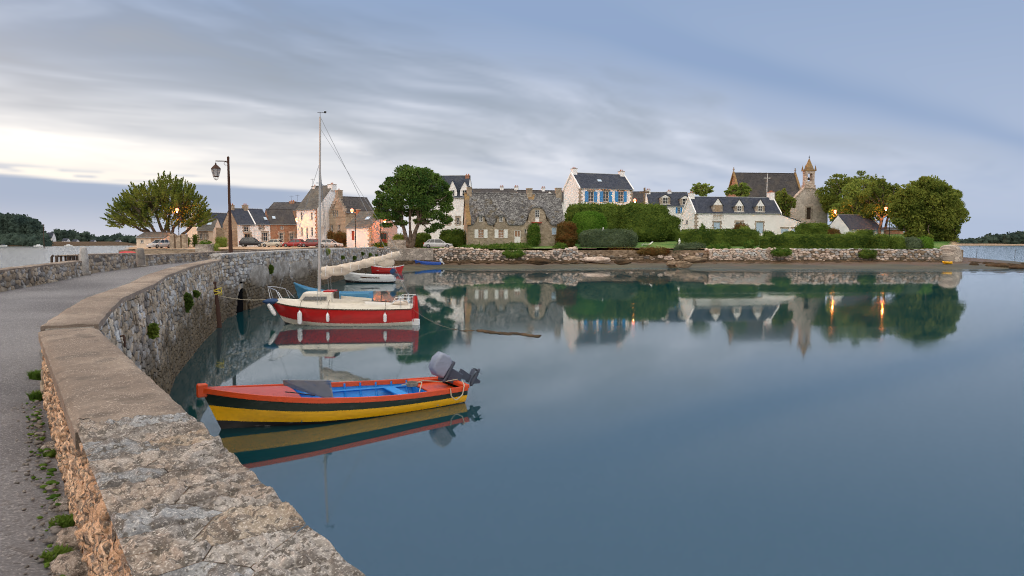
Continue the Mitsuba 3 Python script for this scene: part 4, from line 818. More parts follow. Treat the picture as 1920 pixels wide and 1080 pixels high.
# ------------------------------------------------------------------ houses
def gable(d, zb, ze, zr): return [(0, zb), (d, zb), (d, ze), (d / 2, zr), (0, ze)]
class House:
    def __init__(self, name, label, ufl, ufr, Y, th=None, d=7.0, vb=455, ve=400, vr=380, wall='white_render', roof='slate_roof', uside=None, right=False, verge=None, cat_='house', over=.22, zb=None, roofd=None, hip=False):
        k = lambda u: (u - 960) / F * 1.002
        if th is None:
            best = None
            for t in np.arange(-75, 75, .25):
                s, c = math.sin(math.radians(t)), math.cos(math.radians(t)); X0 = k(ufl) * Y; w = (k(ufr) * Y - X0) / (c - k(ufr) * s)
                if not 0 < w < 60: continue
                bx, by = (X0, Y) if not right else (X0 + w * c, Y + w * s); X1, Y1 = bx - d * s, by + d * c; e = abs(X1 / Y1 - k(uside))
                if (t > 0) == (not right) and (best is None or e < best[0]): best = (e, t)
            th = best[1]
        s, c = math.sin(math.radians(th)), math.cos(math.radians(th)); X0 = k(ufl) * Y; w = (k(ufr) * Y - X0) / (c - k(ufr) * s)
        self.X0, self.Y, self.s, self.c, self.w, self.d, self.th, self.k = X0, Y, s, c, w, d, th, k
        self.zb = min(zat(vb, Y), 99 if zb is None else zb, float(ground_z(X0, Y))) - 1.0; self.ze = zat(ve, Y); self.zr = zat(vr, Y + d / 2 * c)
        self.t = thing(name, label, cat_); self.cuts = []; self.wall, self.over = wall, over; self.roofm = roof; self.verge = verge; self.hip = hip
    def on(self): frame(self.X0, self.Y, 0, self.th); return self
    def ax(self, u): k = self.k(u); return (k * self.Y - self.X0) / (self.c - k * self.s)                    # along the front
    def ay(self, u, x=0.0): k = self.k(u); X, Y = self.X0 + x * self.c, self.Y + x * self.s; return (k * Y - X) / (-self.s - k * self.c)   # along a gable at x
    def vz(self, v, x=0, y=0): return zat(v, self.Y + x * self.s + y * self.c)
    def fp(self, face, a, o, z): return {'front': (a, -o, z), 'left': (-o, a, z), 'right': (self.w + o, a, z)}[face]
    def fbox(self, face, a0, a1, o0, o1, z0, z1):
        p, q = self.fp(face, a0, o0, z0), self.fp(face, a1, o1, z1); return box(min(p[0], q[0]), max(p[0], q[0]), min(p[1], q[1]), max(p[1], q[1]), z0, z1)
    def window(self, face, u0, u1, v0, v1, kind='window', shutters=None, surround=None, glass='window_glass', bars=(2, 3), paint='white_paint', frame_w=.06, off=None):
        if face == 'front': a0, a1 = self.ax(u0), self.ax(u1); z1, z0 = self.vz(v0, a0), self.vz(v1, a0)
        else: x = 0 if face == 'left' else self.w; a0, a1 = sorted((self.ay(u0, x), self.ay(u1, x))); z1, z0 = self.vz(v0, x, a0), self.vz(v1, x, a0)
        self.opening(face, a0, a1, z0, z1, kind, shutters, surround, glass, bars, paint, frame_w)
    def opening(self, face, a0, a1, z0, z1, kind='window', shutters=None, surround=None, glass='window_glass', bars=(2, 3), paint='white_paint', fw=.06):
        self.cuts.append((face, a0, a1, z0, z1)); B = lambda *a: self.fbox(face, *a); ins = -.12
        if kind == 'door':
            k = obj('door', B(a0, a1, ins - .05, ins, z0, z1), paint, self.t)
            if bars: zt = z0 + (z1 - z0) * .48; obj('pane', [B(a0 + .12, (a0 + a1) / 2 - .04, ins, ins + .012, zt, z1 - .12), B((a0 + a1) / 2 + .04, a1 - .12, ins, ins + .012, zt, z1 - .12)], glass, k)
        elif kind == 'void': k = obj('opening', B(a0, a1, -.9, -.85, z0, z1), 'iron_black', self.t)
        else:
            k = obj('window', [B(a0, a1, ins - .03, ins + .03, z1 - fw, z1), B(a0, a1, ins - .03, ins + .03, z0, z0 + fw), B(a0, a0 + fw, ins - .03, ins + .03, z0 + fw, z1 - fw), B(a1 - fw, a1, ins - .03, ins + .03, z0 + fw, z1 - fw)]
                    + [B(a0 + (a1 - a0) * i / bars[0] - .025, a0 + (a1 - a0) * i / bars[0] + .025, ins - .02, ins + .02, z0 + fw, z1 - fw) for i in range(1, bars[0])]
                    + [B(a0 + fw, a1 - fw, ins - .015, ins + .016, z0 + (z1 - z0) * i / bars[1] - .02, z0 + (z1 - z0) * i / bars[1] + .02) for i in range(1, bars[1])], paint, self.t)
            obj('pane', B(a0 + .02, a1 - .02, ins - .05, ins - .035, z0 + .02, z1 - .02), glass, k)
            if not surround: obj('sill', B(a0 - .08, a1 + .08, -.05, .07, z0 - .07, z0), 'trim_granite' if shutters != 'blue_shutter' else 'trim_granite', k)
        if shutters:
            sw = (a1 - a0) * .62
            for x0, x1 in ((a0 - sw - .03, a0 - .03), (a1 + .03, a1 + sw + .03)):
                sh = obj('shutter', B(x0, x1, .02, .06, z0 - .02, z1 + .02), shutters, self.t)
                obj('batten', [B(x0 + .05, x1 - .05, .06, .08, z0 + (z1 - z0) * f - .04, z0 + (z1 - z0) * f + .04) for f in (.15, .85)], shutters, sh)
        if surround:
            ms, rr = [], np.random.default_rng(int(abs(a0 * 100)) % 999); z = z0
            while z < z1 - .05:
                h = min(rr.uniform(.24, .42), z1 - z); 
                for x, sg in ((a0, -1), (a1, 1)): wd = rr.choice([.20, .40]); ms.append(B(min(x, x + sg * wd), max(x, x + sg * wd), -.10, .035, z + .008, z + h - .008))
                z += h
            ms.append(B(a0 - .32, a1 + .32, -.10, .04, z1 + .01, z1 + .34))
            if kind != 'door': ms.append(B(a0 - .2, a1 + .2, -.10, .06, z0 - .18, z0 - .01))
            obj('surround', ms, surround, self.t, kind='stuff')
    def quoins(self, face, a, sg, mat='trim_granite', z1=None, out=.03):
        z, ms, i = self.zb + .5, [], 0; z1 = z1 or self.ze
        while z < z1 - .3:
            wd = .62 if i % 2 else .34; ms.append(self.fbox(face, min(a, a + sg * wd), max(a, a + sg * wd), -.1, out, z + .01, z + .36)); z += .38; i += 1
        obj('quoins', ms, mat, self.t, kind='stuff')
    def chimney(self, x, y, w_, d_, v0, mat='white_render', pots=2, cap='trim_granite', x_is_u=True):
        if x_is_u:
            for _ in range(3): k = self.k(x); X, Yb = self.X0 - y * self.s, self.Y + y * self.c; xx = (k * Yb - X) / (self.c - k * self.s)
        else: xx = x
        zt = self.vz(v0, xx, y); zr = self.zr - abs(y - self.d / 2) * (self.zr - self.ze) / (self.d / 2)
        k = obj('chimney', box(xx - w_ / 2, xx + w_ / 2, y - d_ / 2, y + d_ / 2, zr - .9, zt - .14), mat, self.roof)
        obj('chimney_cap', bevel_box(xx - w_ / 2 - .07, xx + w_ / 2 + .07, y - d_ / 2 - .07, y + d_ / 2 + .07, zt - .14, zt, .02), cap, self.t)
        for i in range(pots): obj('chimney_pot', lathe([(.10, zt - .01), (.12, zt + .1), (.09, zt + .32), (.0, zt + .32)], 10, (xx - (pots - 1) * .2 + i * .4 * 1.0, y, 0)), 'terracotta', self.t)
        return k
    def build(self, gable_wall=None):
        w, d, zb, ze, zr = self.w, self.d, self.zb, self.ze, self.zr; self.on()
        g = Polygon(gable(d, zb, ze, zr)); m = extrude(g, w); v = np.array(m.vertices); m = tm(np.column_stack([v[:, 2], v[:, 0], v[:, 1]]), m.faces); m.fix_normals(); S = solid(m)
        for face, a0, a1, z0, z1 in self.cuts: c = self.fbox(face, a0, a1, -.45, .3, z0, z1); c.fix_normals(); S = S - solid(c)
        obj('wall', back(S), self.wall, self.t)
        o, t, e = self.over, .11, .06; sl = (zr - ze) / (d / 2); hy = self.hip and 1.9 or 0
        ms = []
        for sg in (0, 1):
            y0, y1 = (-o, d / 2) if sg == 0 else (d + o, d / 2); za, zc = ze - o * sl + .05, zr + .05
            q = [(-e, y0, za), (w + e, y0, za), (w + e - hy, y1, zc), (-e, y1, zc)]; ms.append(hull([(x, y, z + dz) for x, y, z in q for dz in (0, t)]))
        if hy: ms.append(hull([(x, y, z + dz) for x, y, z in ((w + e, -o, ze - o * sl + .05), (w + e, d + o, ze - o * sl + .05), (w + e - hy, d / 2, zr + .05)) for dz in (0, t)]))
        self.roof = obj('roof', ms, self.roofm, self.t)
        obj('ridge', tube([(-e, d / 2, zr + .15), (w + e - hy, d / 2, zr + .15)], .10, 6), 'zinc' if self.roofm == 'slate_roof' else 'brown_slate', self.roof)
        obj('gutter', tube([(-e, -o - .03, ze - o * sl + .06), (w + e, -o - .03, ze - o * sl + .06)], .06, 6), 'zinc', self.roof)
        if self.verge:
            for nm, x in (('left', -.10), ('right', w + .10)):
                if nm in self.verge: obj('verge', [hull([(x + a, y, z + dz) for a in (-.12, .12) for y, z in ((y0, za + .0), (d / 2, zr + .05)) for dz in (-.15, .24)]) for y0, za in ((-o, ze - o * sl + .05), (d + o, ze - o * sl + .05))], 'white_render', self.roof)
        if gable_wall:
            face, mat = gable_wall; x = 0 if face == 'left' else w; pts = gable(d, zb, ze, zr - .02)
            obj('gable_face', hull([(x + (-o_ if face == 'left' else o_), y, z) for y, z in pts for o_ in (0, .015)]), mat, self.t)
        return self
    def dormer(self, u, width, v0, v1, vtop, mat='trim_granite', win=(.5, 1.0), tall=False, roof=None, pane='window_glass', face_y=.05, front='white_render', paint='white_paint'):
        x = self.ax(u); z0, z1, zt = self.vz(v1, x), self.vz(v0, x), self.vz(vtop, x); hw = width / 2
        yb = self.d / 2; g = Polygon([(x - hw, z0), (x + hw, z0), (x + hw, z1), (x, zt), (x - hw, z1)])
        k = obj('dormer', self._yprism(g, face_y, yb), mat, self.t)
        obj('dormer_pediment', self._yprism(Polygon([(x - hw + .1, z1 - .02), (x + hw - .1, z1 - .02), (x, zt - .12)]), face_y - .03, face_y), front, k)
        for sg in (-1, 1): obj('dormer_roof', hull([(x + sg * a, y, z + dz) for a, z in ((0, zt), (hw + .18, z1 - .18 * (zt - z1) / hw)) for y in (face_y - .16, yb) for dz in (.02, .12)]), roof or self.roofm, k)
        ww, b = width * win[0], win[1]; a0, a1 = x - ww / 2, x + ww / 2; c0, c1 = z0 + .12, z0 + .12 + (z1 - z0 - .12) * b
        wk = obj('window', [self.fbox('front', a0, a0 + .07, -face_y, -face_y + .05, c0, c1), self.fbox('front', a1 - .07, a1, -face_y, -face_y + .05, c0, c1), self.fbox('front', a0 + .07, a1 - .07, -face_y, -face_y + .05, c1 - .07, c1), self.fbox('front', a0 + .07, a1 - .07, -face_y, -face_y + .05, c0, c0 + .07), self.fbox('front', x - .03, x + .03, -face_y, -face_y + .045, c0 + .07, c1 - .07), self.fbox('front', a0 + .07, a1 - .07, -face_y, -face_y + .043, (c0 + c1) / 2 - .025, (c0 + c1) / 2 + .025)], paint, self.t)
        obj('pane', self.fbox('front', a0 + .03, a1 - .03, -face_y, -face_y + .025, c0 + .03, c1 - .03), pane, wk)
        obj('dormer_sill', self.fbox('front', x - hw - .06, x + hw + .06, -face_y, -face_y + .12, z0 - .10, z0 + .02), 'white_paint', k)
    def _yprism(self, g, y0, y1):
        m = extrude(g, y1 - y0); v = np.array(m.vertices); m = tm(np.column_stack([v[:, 0], y0 + v[:, 2], v[:, 1]]), m.faces); m.fix_normals(); return m
    def skylight(self, u, f, w_=.7, h_=.9):
        x = self.ax(u); d, ze, zr = self.d, self.ze, self.zr; y = d / 2 * f; z = ze + (zr - ze) * f; n = np.array([0, -(zr - ze), d / 2]); n = n / np.linalg.norm(n); tt = np.array([0, d / 2, zr - ze]); tt = tt / np.linalg.norm(tt)
        c = np.array([x, y, z]) + n * .16; q = lambda a, b, o: c + np.array([a, 0, 0]) + tt * b + n * o
        k = obj('skylight', hull([q(a * w_ / 2, b * h_ / 2, o) for a in (-1, 1) for b in (-1, 1) for o in (-.03, .06)]), 'zinc', self.t); obj('pane', hull([q(a * (w_ / 2 - .08), b * (h_ / 2 - .08), o) for a in (-1, 1) for b in (-1, 1) for o in (.055, .075)]), 'pale_blue_paint', k)
    def antenna(self, u, v0, y=None):
        y = self.d / 2 if y is None else y; k = self.k(u); X, Yb = self.X0 - y * self.s, self.Y + y * self.c; x = (k * Yb - X) / (self.c - k * self.s); zt = self.vz(v0, x, y)
        obj('antenna', [tube([(x, y, self.zr - .2), (x, y, zt)], .025, 5), tube([(x - .5, y, zt - .15), (x + .5, y, zt - .15)], .02, 4)] + [tube([(x + a, y - .25, zt - .15), (x + a, y + .25, zt - .15)], .015, 4) for a in (-.4, -.15, .1, .35)], 'iron_black', self.t)
def done(): unframe()
G = 2.6
# -- the right-hand group
h = House('blue_shutter_house', 'tall white house with bright blue shutters and chimneys at both ends, above the big hedge', 1086, 1184, 140, None, 7.6, 430, 352, 325, uside=1056, verge=('left', 'right'))
for a, b_ in ((1102, 1112), (1129.5, 1139.5), (1157.5, 1167)): h.on().window('front', a, b_, 359, 378.5, shutters='blue_shutter', surround='trim_granite', bars=(2, 3))
for a, b_ in ((1102, 1112), (1129.5, 1139.5), (1157.5, 1167)): h.on().window('front', a, b_, 392, 411, shutters='blue_shutter', bars=(2, 3))
h.build(); h.quoins('front', 0, 1); h.quoins('left', 0, 1); h.quoins('front', h.w, -1); h.skylight(1130, .5, 1.0, .8)
h.chimney(.55, h.d / 2, .95, 1.1, 316, x_is_u=False); h.chimney(h.w - .55, h.d / 2, .95, 1.1, 321, x_is_u=False); done()
h = House('long_white_house', 'long low white house with three pointed dormers and granite framed pale blue doors', 1302, 1460, 145, None, 6.8, 440, 398.5, 370, uside=1277.5, verge=('left', 'right'), zb=5.2)
for a, b_ in ((1336, 1348), (1415, 1428)): h.on().window('front', a, b_, 417, 437, 'door', surround='trim_granite', paint='pale_blue_paint', bars=None)
h.on().window('front', 1377, 1390, 416, 437, 'door', surround='trim_granite', paint='white_paint', bars=(2, 3)); h.on().window('left', 1283, 1288, 413, 420)
h.build(); h.quoins('front', 0, 1); h.quoins('left', 0, 1)
h.dormer(1343, 2.2, 384, 411, 371, win=(.55, .95), paint='pale_wood', pane='pale_wood'); h.dormer(1383, 2.1, 386, 397, 373); h.dormer(1422, 2.1, 386, 397, 373)
h.chimney(.5, h.d / 2, 1.0, 1.1, 361.5, x_is_u=False); h.chimney(h.w - .4, h.d / 2, 1.1, 1.2, 360, x_is_u=False, cap='terracotta'); 
x0, x1 = h.w, h.ax(1498); za, zc = h.vz(402, x0), h.vz(416, x1); y0 = .25
ln = obj('side_wing', hull([(x, y, z) for x, zt in ((x0 + .01, za), (x1, zc)) for y in (y0, 5.5) for z in (h.zb, zt)]), 'white_render', h.t)
obj('wing_roof', hull([(x, y, z + dz) for x, z in ((x0 + .02, za), (x1 + .2, zc)) for y in (y0 - .15, 5.6) for dz in (.02, .12)]), 'slate_roof', ln)
for a, b_, mat in ((1463, 1476, 'pale_blue_paint'), (1483, 1491, 'pale_blue_paint')):
    a0, a1 = h.ax(a), h.ax(b_); obj('wing_window', [box(a0, a1, y0 - .03, y0 - .005, h.vz(438, a0), h.vz(429, a0))], mat, ln)
    obj('wing_lintel', [box(a0 - .25, a1 + .25, y0 - .05, y0 - .004, h.vz(428.6, a0), h.vz(425.5, a0))], 'trim_granite', ln)
obj('balcony_rail', [box(h.ax(1334), h.ax(1352), -.35, -.30, h.vz(404, 5), h.vz(403, 5))] + [box(h.ax(u) - .02, h.ax(u) + .02, -.35, -.31, h.vz(411, 5), h.vz(404, 5)) for u in np.linspace(1334, 1352, 8)], 'pale_wood', h.t); done()
p = at(1507, 437, 150); frame(p[0], p[1], 4.9, 10); k = thing('garden_shed', 'small pale blue panelled garden shed at the right end of the long white house', 'shed')
obj('panel_wall', box(-.95, .95, 0, 1.8, 0, 1.5), 'pale_blue_paint', k); obj('roof', hull([(x, y, z) for x in (-1.05, 1.05) for y, z in ((-.15, 1.5), (1.9, 1.9), (-.15, 1.58), (1.9, 1.98))]), 'grey_slate', k); obj('door', box(-.4, .35, -.03, .0, .05, 1.3), 'white_paint', k); unframe()

h = House('slate_roofed_house', 'white house with dormers and long slate roof behind the hedge, right of the stone cross', 1215, 1292, 165, 0, 7, 420, 386, 361.5)
h.on().window('front', 1268, 1273, 389, 400, shutters='blue_shutter'); h.build(); h.dormer(1245, 2.4, 370, 383, 364.5); h.dormer(1282, 2.4, 372, 385, 366)
h.chimney(1252, h.d / 2, .9, .9, 358); h.chimney(1233, h.d / 2, .4, .4, 363, pots=0); h.chimney(1213, h.d / 2, .9, 1.1, 356); done()
h = House('brown_roofed_house', 'small brown roofed house between the blue shutter house and the stone cross', 1182, 1208, 172, 0, 7, 425, 386, 360.5, roof='brown_slate'); h.build(); done()
h = House('chapel', 'granite chapel with steep slate roof, bell turret and ochre spire on the gable', 1386, 1501, 168, 7, 8.4, 420, 378, 325, wall='chapel_stone', roof='brown_slate', cat_='chapel', zb=5.0)
h.on().build(gable_wall=('left', 'brick_stone')); w_, d_ = h.w, h.d
for x in (-.12, w_ + .12):
    obj('raised_gable', [hull([(x + a, y, z + dz) for a in (-.25, .25) for y, z in ((y0, h.ze), (d_ / 2, h.zr)) for dz in (-.1, .45)]) for y0 in (-.3, d_ + .3)], 'ochre_lichen', h.t); obj('gable_cross', [box(x - .09, x + .09, d_ / 2 - .09, d_ / 2 + .09, h.zr, h.zr + 1.5), box(x - .1, x + .1, d_ / 2 - .35, d_ / 2 + .35, h.zr + .85, h.zr + 1.05)], 'trim_granite', h.t)
xa, xb, yf = h.ax(1487), h.ax(1548), -9.0
def hu(u, y): k = h.k(u); X, Yb = h.X0 - y * h.s, h.Y + y * h.c; return (k * Yb - X) / (h.c - k * h.s)
def hz(v, y): return h.vz(v, (xa + xb) / 2, y)
xa, xb, xm = hu(1480, yf), hu(1548, yf), hu(1512.5, yf); zs, zt = hz(380, yf), hz(351, yf)
fac = Polygon([(xa, 4.2), (xb, 4.2), (xb, zs), (xm + .9, zt), (xm - .9, zt), (xa, zs)]); m = h._yprism(fac, yf, yf + .8)
dz0, dz1 = hz(411, yf), hz(389, yf); da, db = hu(1508.5, yf), hu(1517, yf); ct = box(da, db, yf - .2, yf + .5, dz0, dz1); ct.fix_normals(); m = back(solid(m) - solid(ct))
obj('bell_gable', m, 'chapel_stone', h.t); obj('door', box(da + .01, db - .01, yf + .22, yf + .3, dz0, dz1), 'dark_wood', h.t)
obj('door_arch', [box(da - .35, da - .01, yf - .05, yf + .1, dz0, dz1), box(db + .01, db + .35, yf - .05, yf + .1, dz0, dz1), box(da - .35, db + .35, yf - .06, yf + .1, dz1 + .01, dz1 + .4)], 'trim_granite', h.t)
nv = Polygon([(xa + .3, 4.2), (xb - .3, 4.2), (xb - .3, zs - .3), (xm, zt - .6), (xa + .3, zs - .3)]); obj('entrance_arm', h._yprism(nv, yf + .81, 2.0), 'chapel_stone', h.t)
for sg, xe in ((-1, xa), (1, xb)):
    obj('arm_roof', hull([(x, y, z + dz) for x, z in ((xm, zt - .55), (xe, zs - .35)) for y in (yf + .82, 2.5) for dz in (0, .15)]), 'brown_slate', h.t)
    obj('gable_coping', hull([(x, y, z + dz) for x, z in ((xm + sg * .9, zt), (xe + sg * .1, zs)) for y in (yf - .16, yf + .92) for dz in (.0, .36)]), 'pink_rock', h.t)
tz = [hz(v, yf) for v in (351, 347, 340, 325, 320.5, 318, 297, 293.5)]; tw = (hu(1521.5, yf) - hu(1503.5, yf)) / 2; yc = yf + .45
tu = obj('turret', [box(xm - tw * 1.15, xm + tw * 1.15, yf - .25, yf + 1.15, tz[0] - .3, tz[1])] + [box(xm + sx_ * tw - .28, xm + sx_ * tw + .28, yc + sy_ * .55 - .26, yc + sy_ * .55 + .26, tz[1] + .002, tz[3]) for sx_ in (-.72, .72) for sy_ in (-.6, .6)] + [box(xm - tw, xm + tw, yf - .15, yf + 1.05, tz[3] + .002, tz[4]), box(xm - tw * .98, xm + tw * .98, yf - .13, yf + 1.03, tz[1] + .003, tz[2])], 'pink_rock', h.t, label='open bell turret')
obj('cornice', [box(xm - tw * 1.22, xm + tw * 1.22, yf - .32, yf + 1.22, tz[4] + .003, tz[5])], 'ochre_lichen', tu)
obj('bell', lathe([(.30, tz[2] + .35), (.26, tz[2] + .5), (.2, tz[2] + .85), (.06, tz[2] + 1.0), (0, tz[2] + 1.0)], 12, (xm, yc, 0)), 'iron_black', tu)
sp_ = [(xm + a * tw * .92, yc + b * .6, tz[5]) for a, b in ((-1, -.5), (-.5, -1), (.5, -1), (1, -.5), (1, .5), (.5, 1), (-.5, 1), (-1, .5))] + [(xm + a * .09, yc + b * .09, tz[6]) for a, b in ((-1, 0), (0, -1), (1, 0), (0, 1))]
spk = obj('spire', hull(sp_), 'ochre_lichen', h.t, label='ochre lichened stone spire')
obj('finial', [tube([(xm, yc, tz[6] - .05), (xm, yc, tz[7] + .3)], .045, 6), blob((xm, yc, tz[7] - .1), (.15, .15, .14), 1)], 'iron_black', spk)
obj('pinnacle', [hull([(xm + a * tw * 1.05 + i * .16, yc + b * .62 + j * .16, tz[5]) for i in (-1, 1) for j in (-1, 1)] + [(xm + a * tw * 1.05, yc + b * .62, tz[5] + 1.15)]) for a in (-1, 1) for b in (-1, 1)], 'ochre_lichen', tu, kind='stuff'); done()
h = House('white_garage', 'small white gabled outbuilding with dark slate roof near the right end of the island', 1588.5, 1653, 140, None, 5.2, 446, 429, 403.5, uside=1547, roof='slate_roof', hip=True, zb=4.6)
h.on().window('front', 1639, 1645, 431, 436, 'void'); h.build(); done()
k = h = House('brick_garden_house', 'low brown brick building half hidden behind the right hand trees', 1655, 1690, 152, 5, 4, 446, 431, 428, wall='brick_stone', roof='brown_slate'); h.build(); done()

# -- the middle: thatched-looking stone cottage and what stands behind it
CY, CT = 117.0, 9.0
h = House('stone_cottage', 'long stone cottage with mossy grey roof, eyebrow dormers and white shutters behind the ivy hedge', 877, 1056, CY, CT, 7.4, 459, 418.5, 363.5, wall='cottage_stone', roof='old_stone_roof', zb=2.9, over=.3)
h.on()
for a, b_ in ((897, 907.5), (934.5, 945)): h.window('front', a, b_, 430.5, 446, shutters='white_paint', glass='painted_lit_glass', bars=(2, 3))
h.window('front', 964.5, 976, 431.5, 455, 'door', paint='white_paint', glass='painted_lit_glass'); h.window('front', 983.5, 987, 429.5, 437, glass='window_glass', bars=(1, 2)); h.window('front', 924.5, 927.5, 419.5, 425.5, 'void')
h.window('front', 1034, 1043, 426.5, 440, bars=(1, 1), glass='pale_blue_paint')
w_, d_, zb, ze, zr = h.w, h.d, h.zb, h.ze, h.zr
m = extrude(Polygon(gable(d_, zb, ze, zr - .2)), w_); v = np.array(m.vertices); m = tm(np.column_stack([v[:, 2], v[:, 0], v[:, 1]]), m.faces); m.fix_normals(); S = solid(m)
EB = [(h.ax(902), .95, 1.6), (h.ax(939.5), .95, 1.6), (h.ax(1007), 1.75, 3.05)]
for x, hw, up in EB[:2]: bb = h._yprism(Polygon([(x - hw * .75, ze - .3), (x + hw * .75, ze - .3), (x + hw * .75, ze + up * .72), (x - hw * .75, ze + up * .72)]), .0, 3.0); S = S + solid(bb)
x, hw, up = EB[2]; S = S + solid(h._yprism(Polygon([(x - hw, ze - .3), (x + hw, ze - .3), (x + hw * .8, ze + up * .62), (x + hw * .3, ze + up * .98), (x - hw * .3, ze + up * .98), (x - hw * .8, ze + up * .62)]), .0, 3.2))
EBW = [(902, 6.6, 405.3, 416), (939.5, 6.6, 405.3, 416), (1007, 8.5, 393.5, 407.5)]
for u, wpx, v0, v1 in EBW: h.cuts.append(('front', h.ax(u - wpx / 2), h.ax(u + wpx / 2), h.vz(v1, h.ax(u)), h.vz(v0, h.ax(u))))
for face, a0, a1, z0, z1 in h.cuts: c = h.fbox(face, a0, a1, -.45, .3, z0, z1); c.fix_normals(); S = S - solid(c)
obj('wall', back(S), 'cottage_stone', h.t)
done_cuts, h.cuts = h.cuts, []
for u, wpx, v0, v1 in EBW: h.opening('front', h.ax(u - wpx / 2), h.ax(u + wpx / 2), h.vz(v1, h.ax(u)), h.vz(v0, h.ax(u)), bars=(2, 3), fw=.07)
obj('dormer_panel', h.fbox('front', h.ax(1003.5), h.ax(1010.5), -.1, .02, h.vz(416, 12), h.vz(408, 12)), 'white_paint', h.t); obj('door_hood', h.fbox('front', h.ax(996), h.ax(1015), 0, .45, h.vz(418.5, 12), h.vz(416.5, 12)), 'red_door', h.t)
nx, ny = 150, 34; X, K = np.meshgrid(np.linspace(-.15, w_ + .25, nx), np.linspace(0, 1, ny), indexing='ij'); lift = sum(up * (np.exp(-((X - x) / (hw * 1.05)) ** 4)) for x, hw, up in EB) * np.maximum(1 - K * 1.25, 0) ** .9
Yr = -.22 + K * (d_ / 2 + .22); sl = (zr - ze) / (d_ / 2); Zr = ze + Yr * sl + .20 + lift + .10 * (meshkit.fbm(np.stack([X * 1.2, K * 4, X * 0], -1), 4, 3) - .5); Yr = Yr
Zr += -.22 * np.sin(np.clip(K, 0, 1) * math.pi) * .3
P = np.stack([X, Yr, Zr], -1); und = P - np.array([0, -.05, .24]); bk = np.stack([X[:, ::-1], d_ + .4 - (Yr[:, ::-1] + .38) * 1.0, ze + Yr[:, ::-1] * sl + .12], -1)
ring = np.concatenate([und[:, ::-1], P], 1); h.roof = obj('roof', [grid_mesh(ring), grid_mesh(np.stack([ring[0], ring[0] + [0, .01, -.02]], 0)), grid_mesh(np.stack([P[:, -1], np.stack([X[:, 0], 0 * X[:, 0] + d_ + .4, 0 * X[:, 0] + ze - .1], -1)], 1)), grid_mesh(np.stack([und[0], P[0]], 0)), grid_mesh(np.stack([und[-1], P[-1]], 0))], 'old_stone_roof', h.t, smooth=55, label='mossy grey roof swept up over the dormers')
xl = np.array([[-.2, -.42], [.95, -.30]]); q = []
for x in (-.22, .55):
    for f in np.linspace(0, 1, 6): y = -.42 + f * (d_ / 2 + .42); q.append((x + (.12 * math.sin(f * 9) if x > 0 else 0), y, ze + y * sl + (.16 if x > 0 else .2) + .12))
obj('lichen_edge', quads(q, [(i, i + 1, i + 7, i + 6) for i in range(5)]), 'ochre_lichen', h.roof, label='orange lichened left edge of the roof')
h.zr, h.ze = zr, ze
for u, v0, ww in ((880.5, 351, .8), (992, 353, .95), (1046, 352.5, 1.0)):
    kk = h.chimney(u, d_ / 2, ww, 1.0, v0, mat='cottage_stone', pots=0, cap='trim_granite'); 
obj('lichen_patch', [hull([(hu_, y, ze + y * sl + dz) for hu_, y in ((h.ax(985) + 1.0, d_ / 2), (h.ax(1000) + 1.0, d_ / 2), (h.ax(988) + .8, d_ / 2 - .9), (h.ax(999) + .7, d_ / 2 - .8)) for dz in (.13, .24)])], 'ochre_lichen', h.roof)
obj('ridge', tube([(-.2, d_ / 2, zr + .12), (w_ + .2, d_ / 2, zr + .10)], .16, 8), 'old_stone_roof', h.roof); done()
h = House('dormer_house', 'tall white house with two pointed dormers and slate roof, half hidden by the pine', 770, 876, 138, None, 8, 452, 370, 331.5, uside=888, right=True, cat_='house', zb=2.9); h.on()
for a, b_ in ((838, 844), (856.5, 862)): h.window('front', a, b_, 408, 421, surround='trim_granite')
h.build(); h.dormer(849.5, 1.75, 356, 369, 338, mat='white_render'); h.dormer(872, 1.9, 356, 369, 340, mat='white_render'); h.quoins('front', h.w, -1); h.chimney(h.w - .5, h.d / 2, .8, 1.2, 329, mat='brick_stone', cap='brick_stone', x_is_u=False); done()
h = House('brown_roofed_house', 'long low brown roofed house just behind the left half of the stone cottage', 884, 972, 150, 0, 7, 430, 376, 355.5, roof='brown_slate'); h.on().build(); h.chimney(941, h.d / 2, .8, .8, 350); h.chimney(968, h.d / 2, .9, .9, 350); done()
h = House('brown_roofed_house', 'brown roofed house behind the right half of the stone cottage, below the blue shutter house', 974, 1062, 146, 8, 7, 430, 378, 358, roof='brown_slate'); h.on().build(); h.chimney(1018, h.d / 2, .7, .7, 352); h.dormer(1030, 2.2, 366, 376, 358); done()

# -- the village on the left
h = House('white_cottage', 'white cottage with steep pale gable and dark roof at the village left end', 375, 442, 148, None, 6.2, 459, 431, 399, uside=354, zb=G, verge=('left',)); h.on().build(gable_wall=('left', 'cream_render')); h.chimney(.45, h.d / 2, .8, .9, 392.5, x_is_u=False, pots=0); done()
h = House('grey_roofed_annexe', 'low stone annexe with grey lean roof in front of the white cottage', 373, 403, 132, 6, 5.5, 457, 431, 410.5, wall='cream_render', roof='grey_slate', zb=G); h.on()
for a, b_ in ((377, 382), (387, 390)): h.window('front', a, b_, 437, 448, surround='trim_granite')
h.build(); h.skylight(392, .5, .9, .8); done()
p = at(412, 455, 134); obj('yard_wall', box(p[0] - 1.6, p[0] + 1.0, p[1], p[1] + .3, G, zat(427, 134)), 'cottage_stone', label='plain tan stone wall joining the grey annexe to the tan gable', cat_='wall')
h = House('tan_gable_house', 'house with windowless tan stone gable and white front, at the left of the terrace', 448, 480, 138, None, 6.6, 459, 420, 391.5, wall='white_render', uside=421, zb=G, verge=('right',)); h.on()
h.window('front', 460.5, 469, 424, 434, surround='trim_granite'); h.window('front', 461, 472, 438, 456, 'door', surround='trim_granite', paint='pale_wood')
